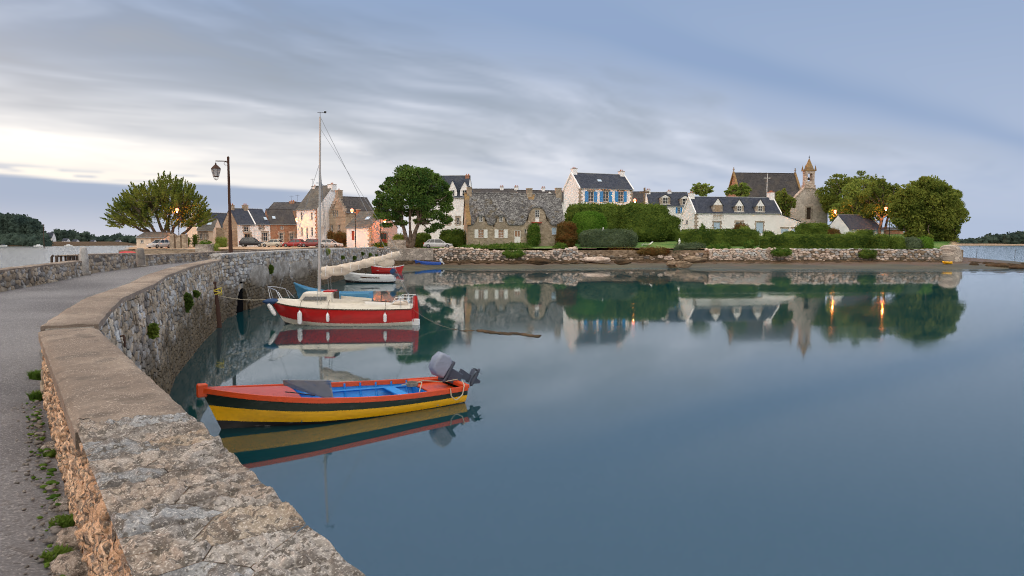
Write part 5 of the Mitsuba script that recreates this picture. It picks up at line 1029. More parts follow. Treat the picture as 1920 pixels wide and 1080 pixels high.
h.build(gable_wall=('left', 'cottage_stone')); h.chimney(.45, h.d / 2, .8, .9, 384.5, x_is_u=False, mat='cottage_stone'); h.chimney(h.w - .3, h.d / 2, .9, 1.0, 384.5, x_is_u=False, mat='cottage_stone'); th_ = h.th
e2 = (h.X0 + h.w * h.c, h.Y + h.w * h.s); done()
h = House('terrace_house', 'white terrace house with small granite framed window, right of the tan gable', 480.3, 509, e2[1] + .05, th_, 6.6, 459, 420, 392.5, wall='white_render', zb=G); h.on()
h.window('front', 489, 496, 422, 430, surround='trim_granite'); h.window('front', 494, 504, 436, 452, surround='trim_granite', bars=(3, 2)); h.build(); h.skylight(505, .35); e2 = (0, h.Y + h.w * h.s); done()
h = House('terrace_house', 'red brown brick house ending the terrace, beside the tall white house', 509.3, 558, e2[1] + .05, th_ * .7, 6.6, 459, 419.5, 393, wall='brick_stone', roof='brown_slate', zb=G); h.on()
for a, b_ in ((528, 534), (526, 533), (546, 552)): h.window('front', a, b_, 424 if a == 528 else 437, 430 if a == 528 else 452, surround='pink_rock' if a != 528 else None)
h.build(); h.skylight(519, .4); done()
h = House('lamplit_house', 'brown slate roofed house behind the terrace with a lamplit brick gable', 505, 556, 156, -4, 7, 450, 394, 381, wall='brick_stone', roof='brown_slate', zb=G); h.on().build(); h.chimney(552, h.d / 2, 1.2, 1.2, 377.5, mat='brick_stone', cap='brick_stone'); h.antenna(550, 367); h.antenna(561, 365); done()
h = House('tall_white_house', 'tall narrow white house with blue grey gable and steep roof in the village', 559, 597, 140, None, 9, 459, 392.5, 351, roof='grey_slate', uside=657, right=True, zb=G); h.on()
for a, b_ in ((566, 569.5), (585, 588.5)): h.window('front', a, b_, 398, 412, bars=(1, 2), frame_w=.05)
for a, b_, v1 in ((566, 569.5, 442), (576, 579, 447), (585, 588.5, 442)): h.window('front', a, b_, 426, v1, bars=(1, 2), frame_w=.05)
h.window('right', 604, 612, 425, 447, 'void'); h.build(gable_wall=None); h.quoins('front', h.w, -1, 'brick_stone'); h.chimney(.6, h.d / 2, .9, 1.0, 349, x_is_u=False, pots=1); h.chimney(h.w - .3, h.d / 2, 1.3, 1.2, 345.5, x_is_u=False); h.antenna(590, 335); done()
h = House('stepped_gable_house', 'brown stone house with narrow gable, three slit windows and a tall gable chimney', 650, 706, 134, None, 7, 461, 398, 369.5, wall='cottage_stone', roof='brown_slate', uside=620, zb=G); h.on()
for a in (625.6, 629.6, 633.6): h.window('left', a, a + 2.6, 394, 407, bars=(1, 1), frame_w=.03)
h.window('left', 622, 626, 422, 437, bars=(1, 2), frame_w=.04); h.window('left', 635.5, 639, 421, 441, bars=(1, 2), frame_w=.04, surround='trim_granite'); h.build(); h.chimney(.45, h.d / 2, 1.0, 1.2, 356.5, x_is_u=False, mat='cottage_stone', pots=1)
n_s = 6
obj('gable_steps', [box(-.16, .3, (h.d / 2) * i / n_s if sg == 0 else h.d - (h.d / 2) * (i + 1) / n_s, (h.d / 2) * (i + 1) / n_s if sg == 0 else h.d - (h.d / 2) * i / n_s, h.ze - .3 + (h.zr - h.ze) * i / n_s, h.ze + (h.zr - h.ze) * (i + 1) / n_s + .3) for i in range(n_s) for sg in (0, 1)], 'trim_granite', h.roof, kind='stuff'); done()
h = House('pink_gabled_house', 'low white house with grey roof, pink gable and red door beside the pine', 651.5, 696, 121, None, 7.4, 463.5, 426, 397, roof='grey_slate', uside=746, right=True, zb=G); h.on()
h.window('front', 660.5, 666, 433, 450, 'door', paint='red_door', bars=None); h.window('right', 715, 727, 437, 459, 'door', paint='red_door', surround='trim_granite', bars=(2, 2))
h.build(gable_wall=None); h.on(); v = h.fbox('right', h.ay(730, h.w), h.ay(712, h.w), -.2, .3, 0, h.vz(437, h.w, 3))
pk = Polygon(gable(h.d, h.zb, h.ze, h.zr - .03)).difference(Polygon([(h.ay(715, h.w), 0), (h.ay(727, h.w), 0), (h.ay(727, h.w), h.vz(437, h.w, 3)), (h.ay(715, h.w), h.vz(437, h.w, 3))]))
m = extrude(pk, .015); v = np.array(m.vertices); obj('gable_face', tm(np.column_stack([h.w + v[:, 2], v[:, 0], v[:, 1]]), m.faces), 'pink_render', h.t)
h.quoins('right', 0, 1, out=.05); h.quoins('front', h.w, -1); h.skylight(679, .5, 1.0, .9); h.chimney(674, h.d / 2, .6, .6, 392, mat='terracotta', pots=0); done()
h = House('boat_shed', 'low stone boat shed with shallow grey roof at the left edge of the village', 259, 312, 116, 3, 6, 464.5, 446, 437, wall='cream_render', roof='grey_slate', zb=G); h.on(); h.window('front', 286, 310, 447, 470, 'void'); h.window('front', 266, 272, 450, 456); h.build(); done()
# the stone cross on its column, the white pole before the chapel roof
p = at(1208, 400, 158); k = thing('stone_cross', 'weathered stone cross on a tall shaft against the sky right of the blue shutter house', 'cross'); frame(p[0], 158, 0)
obj('shaft', tube([(0, 0, 4), (0, 0, zat(366, 158))], [.28, .2], 8), 'brown_rock', k); obj('cross_arms', [bevel_box(-.2, .2, -.18, .18, zat(366, 158), zat(352, 158), .03), bevel_box(-1.1, 1.1, -.17, .17, zat(362.5, 158), zat(358.5, 158), .03)], 'brown_rock', k); obj('step', bevel_box(-1, 1, -1, 1, 3.5, 4.6, .05), 'brown_rock', k); unframe()
p = at(1437, 400, 158); obj('signal_pole', [tube([(p[0], 158, 5), (p[0], 158, zat(326, 158))], .065, 6), tube([(p[0] - .8, 158, zat(334, 158)), (p[0] + .8, 158, zat(334, 158))], .05, 5)], 'white_paint', label='thin white pole with a crossbar in front of the chapel roof', cat_='pole')

# ------------------------------------------------------------------ trees, hedges, plants: leaves spread through clumps
def leaf_mesh(p, size, r, up=.25, asp=.55, out=None, droop=0.0):
    n = len(p); a = r.normal(0, 1, (n, 3)); a[:, 2] += up
    if out is not None: a = a + out * 1.2
    a /= np.linalg.norm(a, axis=1, keepdims=True); b = np.cross(a, r.normal(0, 1, (n, 3))); b /= np.linalg.norm(b, axis=1, keepdims=True) + 1e-9
    s = size * (.5 + 1.3 * r.random(n) ** 1.6)[:, None]
    v = np.stack([p - a * s * .5, p + b * s * .5 * asp, p + a * s * .5, p - b * s * .5 * asp], 1).reshape(-1, 3); i = np.arange(n)[:, None] * 4
    return tm(v, np.vstack([i + [0, 1, 2], i + [0, 2, 3]]))
def sphere_dirs(n, r): d = r.normal(0, 1, (n, 3)); return d / np.linalg.norm(d, axis=1, keepdims=True)
def clump(c, rad, n, r, shell=.55):
    d = sphere_dirs(n, r); k = np.where(r.random(n) < .75, r.uniform(shell, 1.05, n), r.random(n) ** .5)
    return np.asarray(c) + d * k[:, None] * np.asarray(rad) * (1 + .35 * (meshkit.fbm(d * 2.2 + np.asarray(c), 3, 1) - .5)[:, None] * 2), d
def limb(a, b, r0, r1, r, wig=.12, n=6):
    a, b = np.asarray(a, float), np.asarray(b, float); t = np.linspace(0, 1, n)[:, None]; p = a + (b - a) * t; p[1:-1] += r.normal(0, wig, (n - 2, 3)) * np.linalg.norm(b - a) * .3; p[1:-1, 2] += .06 * np.linalg.norm(b - a) * np.sin(t[1:-1, 0] * 3.14)
    return tube(p, np.linspace(r0, r1, n), 7)
def uvY(u, v, Y): return at(u, v, Y)
def tree(name, label, Y, base, fork, clumps, leaf, size, mat, seed, trunk_r=.3, stems=None, density=1.0, depth=1.0, zg=None):
    """base, fork: pixels of trunk foot and fork; clumps: (u, v, half width, half height in pixels, shift in depth)."""
    r = np.random.default_rng(seed); k = thing(name, label, 'tree'); m = Y / F
    b = uvY(*base, Y); b[2] = (ground_z(b[0], Y) if zg is None else zg) - .3; f = uvY(*fork, Y); P, D, br = [], [], []
    trunks = stems or [(base, fork)]
    tk = obj('trunk', [limb([*uvY(*q0, Y)[:2], b[2]], uvY(*q1, Y), trunk_r, trunk_r * .6, r, .05) for q0, q1 in trunks], 'bark', k, smooth=60)
    for u, v, a, c, dy in clumps:
        ctr = uvY(u, v, Y + dy); rad = np.array([a * m, min(a, c * 1.25) * m * depth, c * m]); n = int(leaf * density * (a * c) ** .8)
        p, d = clump(ctr, rad, n, r); P.append(p); D.append(d)
        s = min(trunks, key=lambda q: abs(q[1][0] - u)); br.append(limb(uvY(*s[1], Y), ctr, trunk_r * .42, .05, r))
    obj('limb', br, 'bark', tk, smooth=60); obj('crown', leaf_mesh(np.vstack(P), size, r, out=np.vstack(D)), mat, k)
    return k
# the dark pine in the middle
r_ = np.random.default_rng(21)
cl = [(775, 335, 34, 22, 0), (745, 350, 26, 18, .5), (808, 345, 28, 20, 0), (765, 362, 36, 20, -1), (725, 372, 20, 13, 0), (820, 370, 26, 16, .5), (790, 380, 28, 15, -1.5), (742, 384, 24, 12, -1), (716, 392, 16, 9, .5), (836, 388, 14, 11, 0), (812, 402, 22, 10, -1), (770, 398, 20, 9, 1), (732, 405, 22, 9, -.5), (709, 404, 9, 7, 0), (836, 412, 13, 9, .5), (790, 415, 16, 7, .5), (752, 418, 14, 6, 0), (725, 422, 12, 5, -.5), (820, 424, 13, 6, 0), (760, 322, 20, 12, .8), (797, 325, 18, 11, .6), (706, 380, 8, 7, 0), (842, 372, 8, 8, 0), (806, 432, 12, 4.5, 0), (778, 350, 30, 20, 1.6)]
cl += [(775 + 66 * math.cos(t) * r_.uniform(.75, 1.0), 362 + 44 * math.sin(t) * r_.uniform(.75, 1.0), r_.uniform(5, 9), r_.uniform(3, 5), r_.normal(0, 1)) for t in np.linspace(math.pi * .95, math.pi * 2.05, 22)]
tree('pine_tree', 'big dark green pine with broad dense crown between the pink gable and the stone cottage', 111, (770, 466), (772, 425), cl, 12, .30, 'pine_leaf', 5, .42, density=1.3, zg=2.7,
     stems=[((770, 466), (769, 432)), ((769, 440), (754, 420)), ((770, 438), (786, 416))])
# the wide cypress on the left: many rising fronds
def cypress():
    r = np.random.default_rng(31); Y = 122; k = thing('cypress_tree', 'wide cypress with fanned branches and spiky fronds beside the boat shed at the left', 'tree'); P, O, br = [], [], []
    roots = [(306, 446), (315, 446), (322, 446), (300, 446)]
    tips = []
    for _ in range(900):
        t = r.uniform(-.08, 1.08) * math.pi; k_ = r.uniform(.03, 1.0) ** .55; u = 298 - 96 * math.cos(t) * k_; v = 426 - (94 if True else 0) * math.sin(t) * k_ * (1 - .12 * (math.cos(t) > 0)) + 5; 
        if v > 425 or (v > 404 and abs(u - 302) < 48 and r.random() < .45): continue
        
        tips.append((u, v, r.normal(0, 2.6) * math.sqrt(max(0, 1.25 - k_ ** 2))))
    foot = [uvY(u, v, Y) for u, v in roots]
    for f in foot: f[2] = 2.6
    mids = [uvY(u, v, Y + dy) for u, v, dy in ((270, 408, -1), (288, 392, .5), (305, 385, -.5), (322, 390, .8), (345, 402, -.6), (245, 420, 0), (368, 416, .5), (258, 414, 1.2))]
    st = [limb(foot[i % 4], q, .34, .17, r, .05, 8) for i, q in enumerate(mids)]
    for u, v, dy in tips:
        q = uvY(u, v, Y + dy); m = min(mids, key=lambda x: np.linalg.norm((x - q) * [1, .6, 1])); br.append(limb(m, q, .07, .02, r, .08, 4))
        d = q - uvY(305, 446, Y); d /= np.linalg.norm(d); d = d * .85 + np.array([0, 0, .42 * sstep(424, 395, v)]) + r.normal(0, .14, 3); d /= np.linalg.norm(d); L = r.uniform(1.2, 2.7); n = int(34 * L)
        s = r.random(n) ** .8; w = .30 * (1 - s) ** .9 + .02; off = r.normal(0, 1, (n, 3)); p = q + d * (s * L - .35 * L)[:, None] + off * w[:, None] * .66 * [1.2, 1.2, .45]; P.append(p); O.append(np.repeat(d[None], n, 0))
    tk = obj('trunk', st, 'bark', k, smooth=60); obj('limb', br, 'bark', tk); obj('crown', leaf_mesh(np.vstack(P), .30, r, 0, .45, np.vstack(O) * 1.1), 'cypress_leaf', k)
cypress()
def fluff(u, v, a, c, n, seed, dy=0.0):
    """A crown made of many clumps over a half dome."""
    r = np.random.default_rng(seed); out = [(u, v, a * .62, c * .62, dy)]
    for i in range(n):
        t = 2 * math.pi * i / n + r.uniform(-.2, .2); k = r.uniform(.45, .86); out.append((u + a * k * math.cos(t), v + c * k * math.sin(t), a * r.uniform(.2, .36), c * r.uniform(.2, .34), dy + r.normal(0, 1.2)))
    for i in range(n):
        t = 2 * math.pi * r.random(); k = r.uniform(.86, 1.06); out.append((u + a * k * math.cos(t), v + c * k * math.sin(t) - 1, a * r.uniform(.08, .17), c * r.uniform(.07, .15), dy + r.normal(0, 1.5)))
    return out
tree('broadleaf_tree', 'dark tree farthest back just right of the chapel, its crown above the others', 158, (1585, 440), (1585, 400), fluff(1600, 366, 62, 40, 30, 1) + fluff(1572, 392, 24, 28, 10, 11), 7, .42, 'oak_leaf', 41, .35, density=.9)
tree('broadleaf_tree', 'yellow green feathery tree left of the red trunk, behind the white outbuilding', 148, (1608, 440), (1608, 412), fluff(1610, 382, 36, 40, 22, 2) + fluff(1578, 398, 22, 24, 10, 12), 8, .36, 'tamarisk_leaf', 42, .3)
tree('broadleaf_tree', 'green tree in the middle of the right hand group, over the lit street lamp', 146, (1650, 445), (1655, 408), fluff(1652, 376, 36, 36, 22, 3) + fluff(1676, 366, 18, 20, 10, 13), 8, .36, 'oak_leaf', 43, .3, stems=[((1648, 446), (1656, 402)), ((1656, 446), (1668, 398))])
tree('broadleaf_tree', 'great round tree with several bare stems at the right end of the island', 131, (1725, 458), (1728, 418), fluff(1738, 394, 66, 54, 46, 4) + fluff(1742, 372, 44, 34, 20, 24) + fluff(1712, 385, 30, 30, 14, 34) + fluff(1765, 400, 34, 40, 18, 44) + fluff(1770, 420, 30, 32, 20, 14) + [(1702, 395, 26, 26, 0), (1690, 378, 22, 20, 0), (1768, 445, 26, 14, 0), (1790, 436, 9, 12, 0), (1776, 452, 20, 10, 0)], 8.5, .36, 'oak_leaf', 44, .24,
     stems=[((1712, 458), (1706, 412)), ((1716, 458), (1722, 408)), ((1727, 458), (1745, 412)), ((1724, 458), (1734, 402)), ((1700, 458), (1694, 412)), ((1730, 458), (1760, 420))])
tree('small_tree', 'small yellow green tree showing above the left chimney of the long white house', 158, (1316, 380), (1316, 366), fluff(1316, 357, 20, 12, 12, 5), 13, .4, 'tamarisk_leaf', 45, .15)
tree('small_tree', 'bright bush topped tree in front of the left end of the chapel roof', 160, (1388, 385), (1388, 365), fluff(1388, 358, 20, 13, 12, 6) + fluff(1366, 360, 9, 6, 6, 16), 13, .4, 'tamarisk_leaf', 46, .15)
tree('small_tree', 'round dark tree between the long white house and the chapel gable', 152, (1474, 412), (1474, 398), fluff(1469, 382, 20, 24, 16, 7), 11, .38, 'oak_leaf', 47, .2)
obj('red_lit_trunk', [limb(uvY(1648, 440, 143), uvY(1652, 412, 143), .35, .2, r_, .03), limb(uvY(1652, 412, 143), uvY(1640, 396, 143), .2, .1, r_, .03), limb(uvY(1652, 412, 143), uvY(1664, 402, 143), .18, .09, r_, .03)], 'bark', smooth=60, label='forked bare trunk lit red by the street lamp beside the white outbuilding', cat_='tree')

def hedge(name, label, u0, u1, v0, v1, Y, depth, mat, e=4.0, leaf=.20, dens=1.0, seed=0, cat_='hedge', amp=.12, top=0.0):
    """A clipped hedge or bush: a rounded body whose surface is all leaves."""
    r = np.random.default_rng(seed + 300); k = thing(name, label, cat_)
    p0, p1 = uvY(u0, v1, Y), uvY(u1, v0, Y); hw, hh, hd = (p1[0] - p0[0]) / 2, (p1[2] - p0[2]) / 2, depth / 2; zb = min(p0[2], ground_z((p0[0] + p1[0]) / 2, Y + hd)) - .25; hh = (p1[2] - zb) / 2
    c = np.array([(p0[0] + p1[0]) / 2, Y + hd, zb + hh]); S = np.array([hw, hd, hh])
    n = int(dens * 26 * (hw * hd + hw * hh * 2 + hd * hh) / (leaf * 5) ** 2 * 8)
    # points spread evenly over a box, pushed onto a superellipsoid
    pr = np.array([hw * hh, hw * hd, hd * hh]); ax_ = r.choice(3, n, p=pr / pr.sum()); q = r.uniform(-1, 1, (n, 3)); sg = r.choice([-1, 1], n)
    for i, a in enumerate((1, 2, 0)): q[ax_ == i, a] = sg[ax_ == i]
    q = q / (np.abs(q) ** e).sum(1)[:, None] ** (1 / e); nn = np.sign(q) * np.abs(q) ** (e - 1) / S; nn /= np.linalg.norm(nn, axis=1, keepdims=True)
    w = q * S + c; d = (meshkit.fbm(w * [.7, .7, .9] + seed, 4, 2) - .5) * 2 * amp * min(hw, hh, 2.0) ; w = w + nn * (d + r.normal(0, leaf * .45, n) + np.where(r.random(n) < .07, r.uniform(0, leaf * 2.2, n), 0))[:, None]
    keep = (nn[:, 1] < .55) & (w[:, 2] > zb)
    obj('foliage', leaf_mesh(w[keep], leaf, r, .1, .7, nn[keep] * .35), mat, k)
    m = trimesh.creation.icosphere(subdivisions=4); v = np.array(m.vertices); v = v / (np.abs(v) ** e).sum(1)[:, None] ** (1 / e); x = v * S + c; nv = np.sign(v) * np.abs(v) ** (e - 1) / S; nv /= np.linalg.norm(nv, axis=1, keepdims=True)
    x = x + nv * ((meshkit.fbm(x * [.7, .7, .9] + seed, 4, 2) - .5) * 2 * amp * min(hw, hh, 2.0) - .16)[:, None]
    obj('inner_growth', tm(x, m.faces), mat, k, smooth=True)
    return k
hedge('tall_hedge', 'tall dark hedge below the blue shutter house, the left part with the level top', 1062, 1180, 382, 450, 129, 5, 'hedge_leaf', 5, .24, 1, 1)
hedge('tall_hedge', 'tall dark hedge right of the blue shutter house, the billowing right part', 1160, 1262, 381, 448, 127, 6, 'hedge_leaf', 3.2, .24, 1, 2, amp=.2)
hedge('tall_hedge', 'dark shrub mass at the right end of the tall hedge beside the long white house', 1240, 1280, 402, 448, 130, 5, 'hedge_leaf', 2.5, .24, 1, 3, amp=.25)
hedge('round_bush', 'bright green rounded clipped bush in front of the tall dark hedge', 1074, 1141, 396, 452, 122, 5, 'bright_hedge_leaf', 2.6, .17, 1.2, 4, 'bush', .05)
hedge('clipped_hedge', 'grey green rounded hedge on the bank right of the stone cottage', 1087, 1198, 430.5, 466, 114.5, 3.2, 'grey_hedge_leaf', 3.5, .15, 1.1, 5, amp=.06)
hedge('clipped_hedge', 'long level hedge before the long white house, the left one of two', 1274, 1429, 430.5, 457, 118, 3.0, 'hedge_leaf', 6, .16, 1.1, 6, amp=.08)
hedge('clipped_hedge', 'longest level hedge, right of the gap, above the long grey sea wall', 1432, 1644, 440.5, 473, 112, 3.0, 'hedge_leaf', 6, .16, 1.1, 7, amp=.08)
for i, (u0, u1, v0, v1, mat, lab) in enumerate([(1641, 1674, 439, 472, 'hedge_leaf', 'rounded bush touching the right end of the longest hedge'), (1671, 1703, 443, 476, 'hedge_leaf', 'dark round clipped bush, second from the longest hedge'), (1701, 1735, 446, 476, 'grey_hedge_leaf', 'pale grey green round bush, third from the longest hedge'), (1730, 1755, 444.5, 475, 'bright_hedge_leaf', 'small yellow green round bush, the last before the rounded wall end')]):
    hedge('round_bush', lab, u0, u1, v0, v1, 110.5, 2.8, mat, 2.7, .15, 1.2, 10 + i, 'bush', .06)
hedge('ivy_hedge', 'low sprawling ivy hedge on the sea wall in front of the stone cottage', 905, 1003, 457, 477, 108, 2.2, 'ivy_leaf', 2.6, .20, 1.0, 20, amp=.4)
hedge('ivy_hedge', 'left tail of low ivy growing along the sea wall beside the parked estate car', 858, 925, 459.5, 473, 108.2, 2.0, 'ivy_leaf', 2.6, .20, 1.0, 21, amp=.4)
hedge('wall_creeper', 'green creeper climbing the front of the stone cottage below its big dormer', 989, 1013, 419, 459, 117.2, 1.6, 'ivy_leaf', 2.6, .18, 1.2, 22, 'creeper', .25)
hedge('shrub', 'olive and russet shrub at the right end of the stone cottage', 1042, 1084, 415, 458, 116, 3, 'russet_leaf', 2.2, .2, .9, 23, 'shrub', .35)
hedge('shrub', 'low green shrub on the bank between the ivy hedge and the grey green hedge', 1036, 1066, 455, 478, 108, 1.6, 'ivy_leaf', 2.2, .18, 1, 24, 'shrub', .3)
hedge('garden_bush', 'dark green bushes directly right of the pine trunk', 772, 806, 436, 464, 116, 3, 'hedge_leaf', 2.3, .2, 1, 25, 'bush', .3)
hedge('garden_bush', 'green hedge behind the parked estate car', 822, 872, 431, 462, 119, 3, 'hedge_leaf', 3, .2, 1, 26, 'bush', .25)
hedge('garden_bush', 'yellow green bush left of the pine trunk above the stone pier', 734, 762, 438, 455, 112.5, 2, 'tamarisk_leaf', 2.4, .18, 1, 27, 'bush', .25)
hedge('garden_bush', 'russet brown domed bush before the middle door of the long white house', 1377, 1409, 419, 440, 139, 2, 'russet_leaf', 2.2, .2, 1, 28, 'bush', .1)
hedge('garden_bush', 'pale yellow green round bush in front of the russet one', 1389, 1411, 424, 440, 137, 2, 'tamarisk_leaf', 2.2, .16, 1, 29, 'bush', .1)
hedge('garden_bush', 'small dark conifer at the left corner of the long white house', 1313, 1325, 417, 436, 138, 1.4, 'pine_leaf', 1.6, .2, 1, 30, 'bush', .2)
hedge('garden_bush', 'low dark rounded bush under the right dormer of the long white house', 1434, 1455, 433, 442, 138, 2, 'hedge_leaf', 2.4, .2, 1, 31, 'bush', .15)
hedge('garden_bush', 'low dark rounded bush before the side wing of the long white house', 1468, 1502, 434, 443, 136, 2, 'hedge_leaf', 2.4, .2, 1, 32, 'bush', .15)
hedge('garden_bush', 'dark clipped hedge left of the white outbuilding below the chapel', 1497, 1562, 418, 446, 140, 3, 'hedge_leaf', 3, .22, 1, 33, 'bush', .25)
hedge('garden_bush', 'orange yellow bush at the left corner of the white outbuilding', 1557, 1579, 428, 445, 134, 2, 'russet_leaf', 2.2, .18, 1, 34, 'bush', .2)
hedge('garden_bush', 'square clipped hedge before the right end of the white outbuilding', 1611, 1641, 431.5, 446, 133, 2, 'hedge_leaf', 4.5, .18, 1, 35, 'bush', .08)
hedge('garden_bush', 'pale flowering bush before the white outbuilding wall', 1590, 1612, 434, 446, 133, 2, 'tamarisk_leaf', 2.2, .18, 1, 36, 'bush', .25)
hedge('garden_bush', 'green box hedge at the foot of the tan gable', 402, 421, 445.5, 459, 124, 1.6, 'tamarisk_leaf', 4, .18, 1, 37, 'bush', .1)
hedge('garden_bush', 'dark green narrow bush at the left corner of the grey roofed annexe', 359, 367, 439, 459, 128, 1.4, 'hedge_leaf', 2.6, .18, 1, 38, 'bush', .15)
hedge('garden_bush', 'dark red bush against the stepped gable, left of the russet one', 612, 624, 431, 450, 128, 1.6, 'russet_leaf', 2.2, .18, 1, 39, 'bush', .25)
hedge('garden_bush', 'russet bush at the foot of the stepped gable beside the white car', 622, 650, 436, 458, 126, 2, 'russet_leaf', 2.2, .2, 1, 40, 'bush', .3)
hedge('garden_bush', 'low green flower bed at the pink gable', 697, 728, 455, 464, 118, 1.2, 'ivy_leaf', 2.4, .16, 1, 41, 'bush', .3)
hedge('garden_bush', 'dark green shrubs behind the boat shed by the cypress', 318, 352, 443, 460, 124, 2, 'hedge_leaf', 2.3, .2, 1, 42, 'bush', .35)
for i, (u0, u1, v0, v1, mat, lab) in enumerate([(1194, 1262, 464, 478, 'russet_leaf', 'low brownish heather strip along the bank below the lawn'), (1262, 1335, 455, 480, 'grey_hedge_leaf', 'mixed grey brown shrubs on the bank left of the pinkish wall'), (1325, 1378, 457, 474, 'ivy_leaf', 'yellow green shrub tumbling over the bank at the pinkish wall'), (1130, 1200, 464, 476, 'russet_leaf', 'brown low shrubs at the foot of the grey green hedge'), (1398, 1418, 452, 466, 'ivy_leaf', 'small green shrub at the right of the pinkish wall top')]):
    hedge('bank_shrub', lab, u0, u1, v0, v1, 109.5 if i != 3 else 111.5, 1.6, mat, 2.1, .19, .8, 50 + i, 'shrub', .4)
for i, (u0, u1, v0, v1, lab) in enumerate([(1448, 1490, 464, 478, 'ivy spilling over the long grey sea wall under the left part of the longest hedge'), (1615, 1650, 467, 482, 'ivy spilling over the long grey sea wall near the first round bush'), (940, 985, 468, 482, 'ivy tongue reaching down the sea wall below the stone cottage door')]):
    hedge('trailing_ivy', lab, u0, u1, v0, v1, 104.6 if i < 2 else 104.2, 1.7, 'hedge_leaf' if i % 2 else 'ivy_leaf', 2.1, .17, .8, 80 + i, 'ivy', .5)
# plants that root in the quay wall
for i, (u, v, s_, drop, rad, lab) in enumerate([(343, 562, None, .62, .17, 'dark green plant hanging from the curving quay wall, the largest and nearest'), (360, 550, None, .2, .10, 'small dark plant just above right of the largest plant on the quay wall'), (504, 503, None, .65, .18, 'dark green plant on the far quay wall left of the sailing boat mast'), (640, 482, None, .4, .25, 'wide plant on the far quay wall just right of the mast, leftmost of its row'), (662, 483, None, .55, .3, 'bushy plant on the far quay wall, second right of the mast'), (678, 475, None, .35, .25, 'small plant near the top of the far quay wall, third right of the mast'), (692, 477, None, .4, .3, 'plant near the far end of the far quay wall, fourth right of the mast'), (704, 479, None, .4, .2, 'last small plant at the very end of the far quay wall'), (613, 470, None, .6, .25, 'yellow green grass tuft hanging over the far quay wall beside the mast'), (272, 617, None, .3, .08, 'small green weed in a joint of the quay wall under the brown coping')]):
    ln = BEND if u < 413 else FARW; ss_ = np.linspace(0, ln.L, 2000); q = ln.place(ss_, 0 * ss_ + .06); k_ = np.argmin(np.abs(q[:, 0] / q[:, 1] - (u - 960) / F)); c = np.array([*q[k_], 0]); c[2] = zat(v, c[1]); r = np.random.default_rng(60 + i); n = 900
    rad, drop = rad * .55, drop * .55; d = r.normal(0, 1, (n, 3)); d = d / np.linalg.norm(d, axis=1, keepdims=True) * (r.random(n) ** .6)[:, None] * [rad * 1.7, rad, drop * .6] * (.6 + .8 * meshkit.fbm(d * 1.5 + i * 5, 2, i))[:, None]; d[:, 2] -= np.abs(r.normal(0, drop * .25, n)); p = c + d; nn = FARW.dirs(np.array([ss_[k_]]))[0]; p[:, :2] += rot90(ln.dirs(np.array([ss_[k_]]))[0]) * .10
    obj('wall_plant', leaf_mesh(p, .10 + .0012 * c[1], r, .0, .6), 'hedge_leaf' if i != 8 else 'tamarisk_leaf', label=lab, cat_='plant')

# ------------------------------------------------------------------ the far shores
def far_wood(name, pts, Y0, seed, dep=60, leafs=90, size=3.2, dens=1.0, mat='hazy_far_leaf', hill=None):
    """A distant wood: crowns on a low bank; pts are (pixel u, pixel v of the tree tops)."""
    r = np.random.default_rng(seed); us = np.array([p[0] for p in pts]); vs = np.array([p[1] for p in pts]); P, D, C = [], [], []
    for u in np.arange(us[0], us[-1], 3.2 / dens):
        for row in range(3):
            Y = Y0 + row * dep / 3 + r.uniform(0, dep / 3); top = zat(np.interp(u, us, vs) + r.normal(0, 2.2) + row * -.6, Y); rad = r.uniform(4.0, 7.5); x = xat(u + r.normal(0, 2), Y)
            zc = max(top - rad * .9, 2.0); p, d = clump((x, Y, zc), (rad, rad, rad * .95), leafs, r, .8); P.append(p); D.append(d); C.append(blob((x, Y, zc), (rad * .85,) * 3, 1, .3, 1, row))
            zz = zc - rad
            while zz > 2: p, d = clump((x + r.normal(0, 2), Y, zz), (rad, rad, rad), leafs // 2, r, .8); P.append(p); D.append(d); C.append(blob((x, Y, zz), (rad * .9,) * 3, 1, .3, 1, row)); zz -= rad
    return obj(name, C + [leaf_mesh(np.vstack(P), size, r, .2, .8, np.vstack(D))], mat, kind='stuff')
def far_land(name, u0, u1, Y, depth, h, mat='weed_rock'):
    x0, x1 = xat(u0, Y), xat(u1, Y); xs = np.linspace(x0, x1, 60); ys_ = np.array([0, 6, 25, depth * .5, depth]); X, K = np.meshgrid(xs, ys_, indexing='ij')
    Zs = np.interp(K, ys_, [-1, .8, 1.8, h * .6, h]) + .8 * (meshkit.fbm(np.stack([X * .01, K * .02, X * 0], -1), 3, 3) - .5); edge = sstep(0, .06, (X - x0) / (x1 - x0)) * sstep(0, .06, (x1 - X) / (x1 - x0)); Zs = -1 + (Zs + 1) * edge
    obj(name, grid_mesh(np.stack([X, Y + K + 15 * np.sin(X * .01), Zs], -1), flip=True), mat, smooth=True, kind='structure')
far_land('far_shore', -1500, 90, 700, 200, 5); far_wood('far_wood', [(-1500, 436), (-900, 428), (-600, 420), (-262, 412)], 745, 12, leafs=60, size=3.4, dens=.4); far_wood('far_wood', [(-260, 410), (-60, 402), (10, 404), (35, 406), (55, 410), (70, 414), (80, 432)], 745, 1, leafs=110, size=2.6)
far_wood('far_wood', [(-60, 440), (20, 442), (60, 443), (92, 446)], 722, 11, 20, leafs=60, size=2.2)
far_land('far_shore', 60, 480, 880, 220, 5); far_wood('far_wood', [(84, 446), (100, 439), (118, 433), (128, 436), (150, 437), (165, 441), (185, 446), (205, 446), (225, 443), (250, 445), (300, 448), (420, 452)], 950, 2, leafs=60, size=3.0, dens=.8)
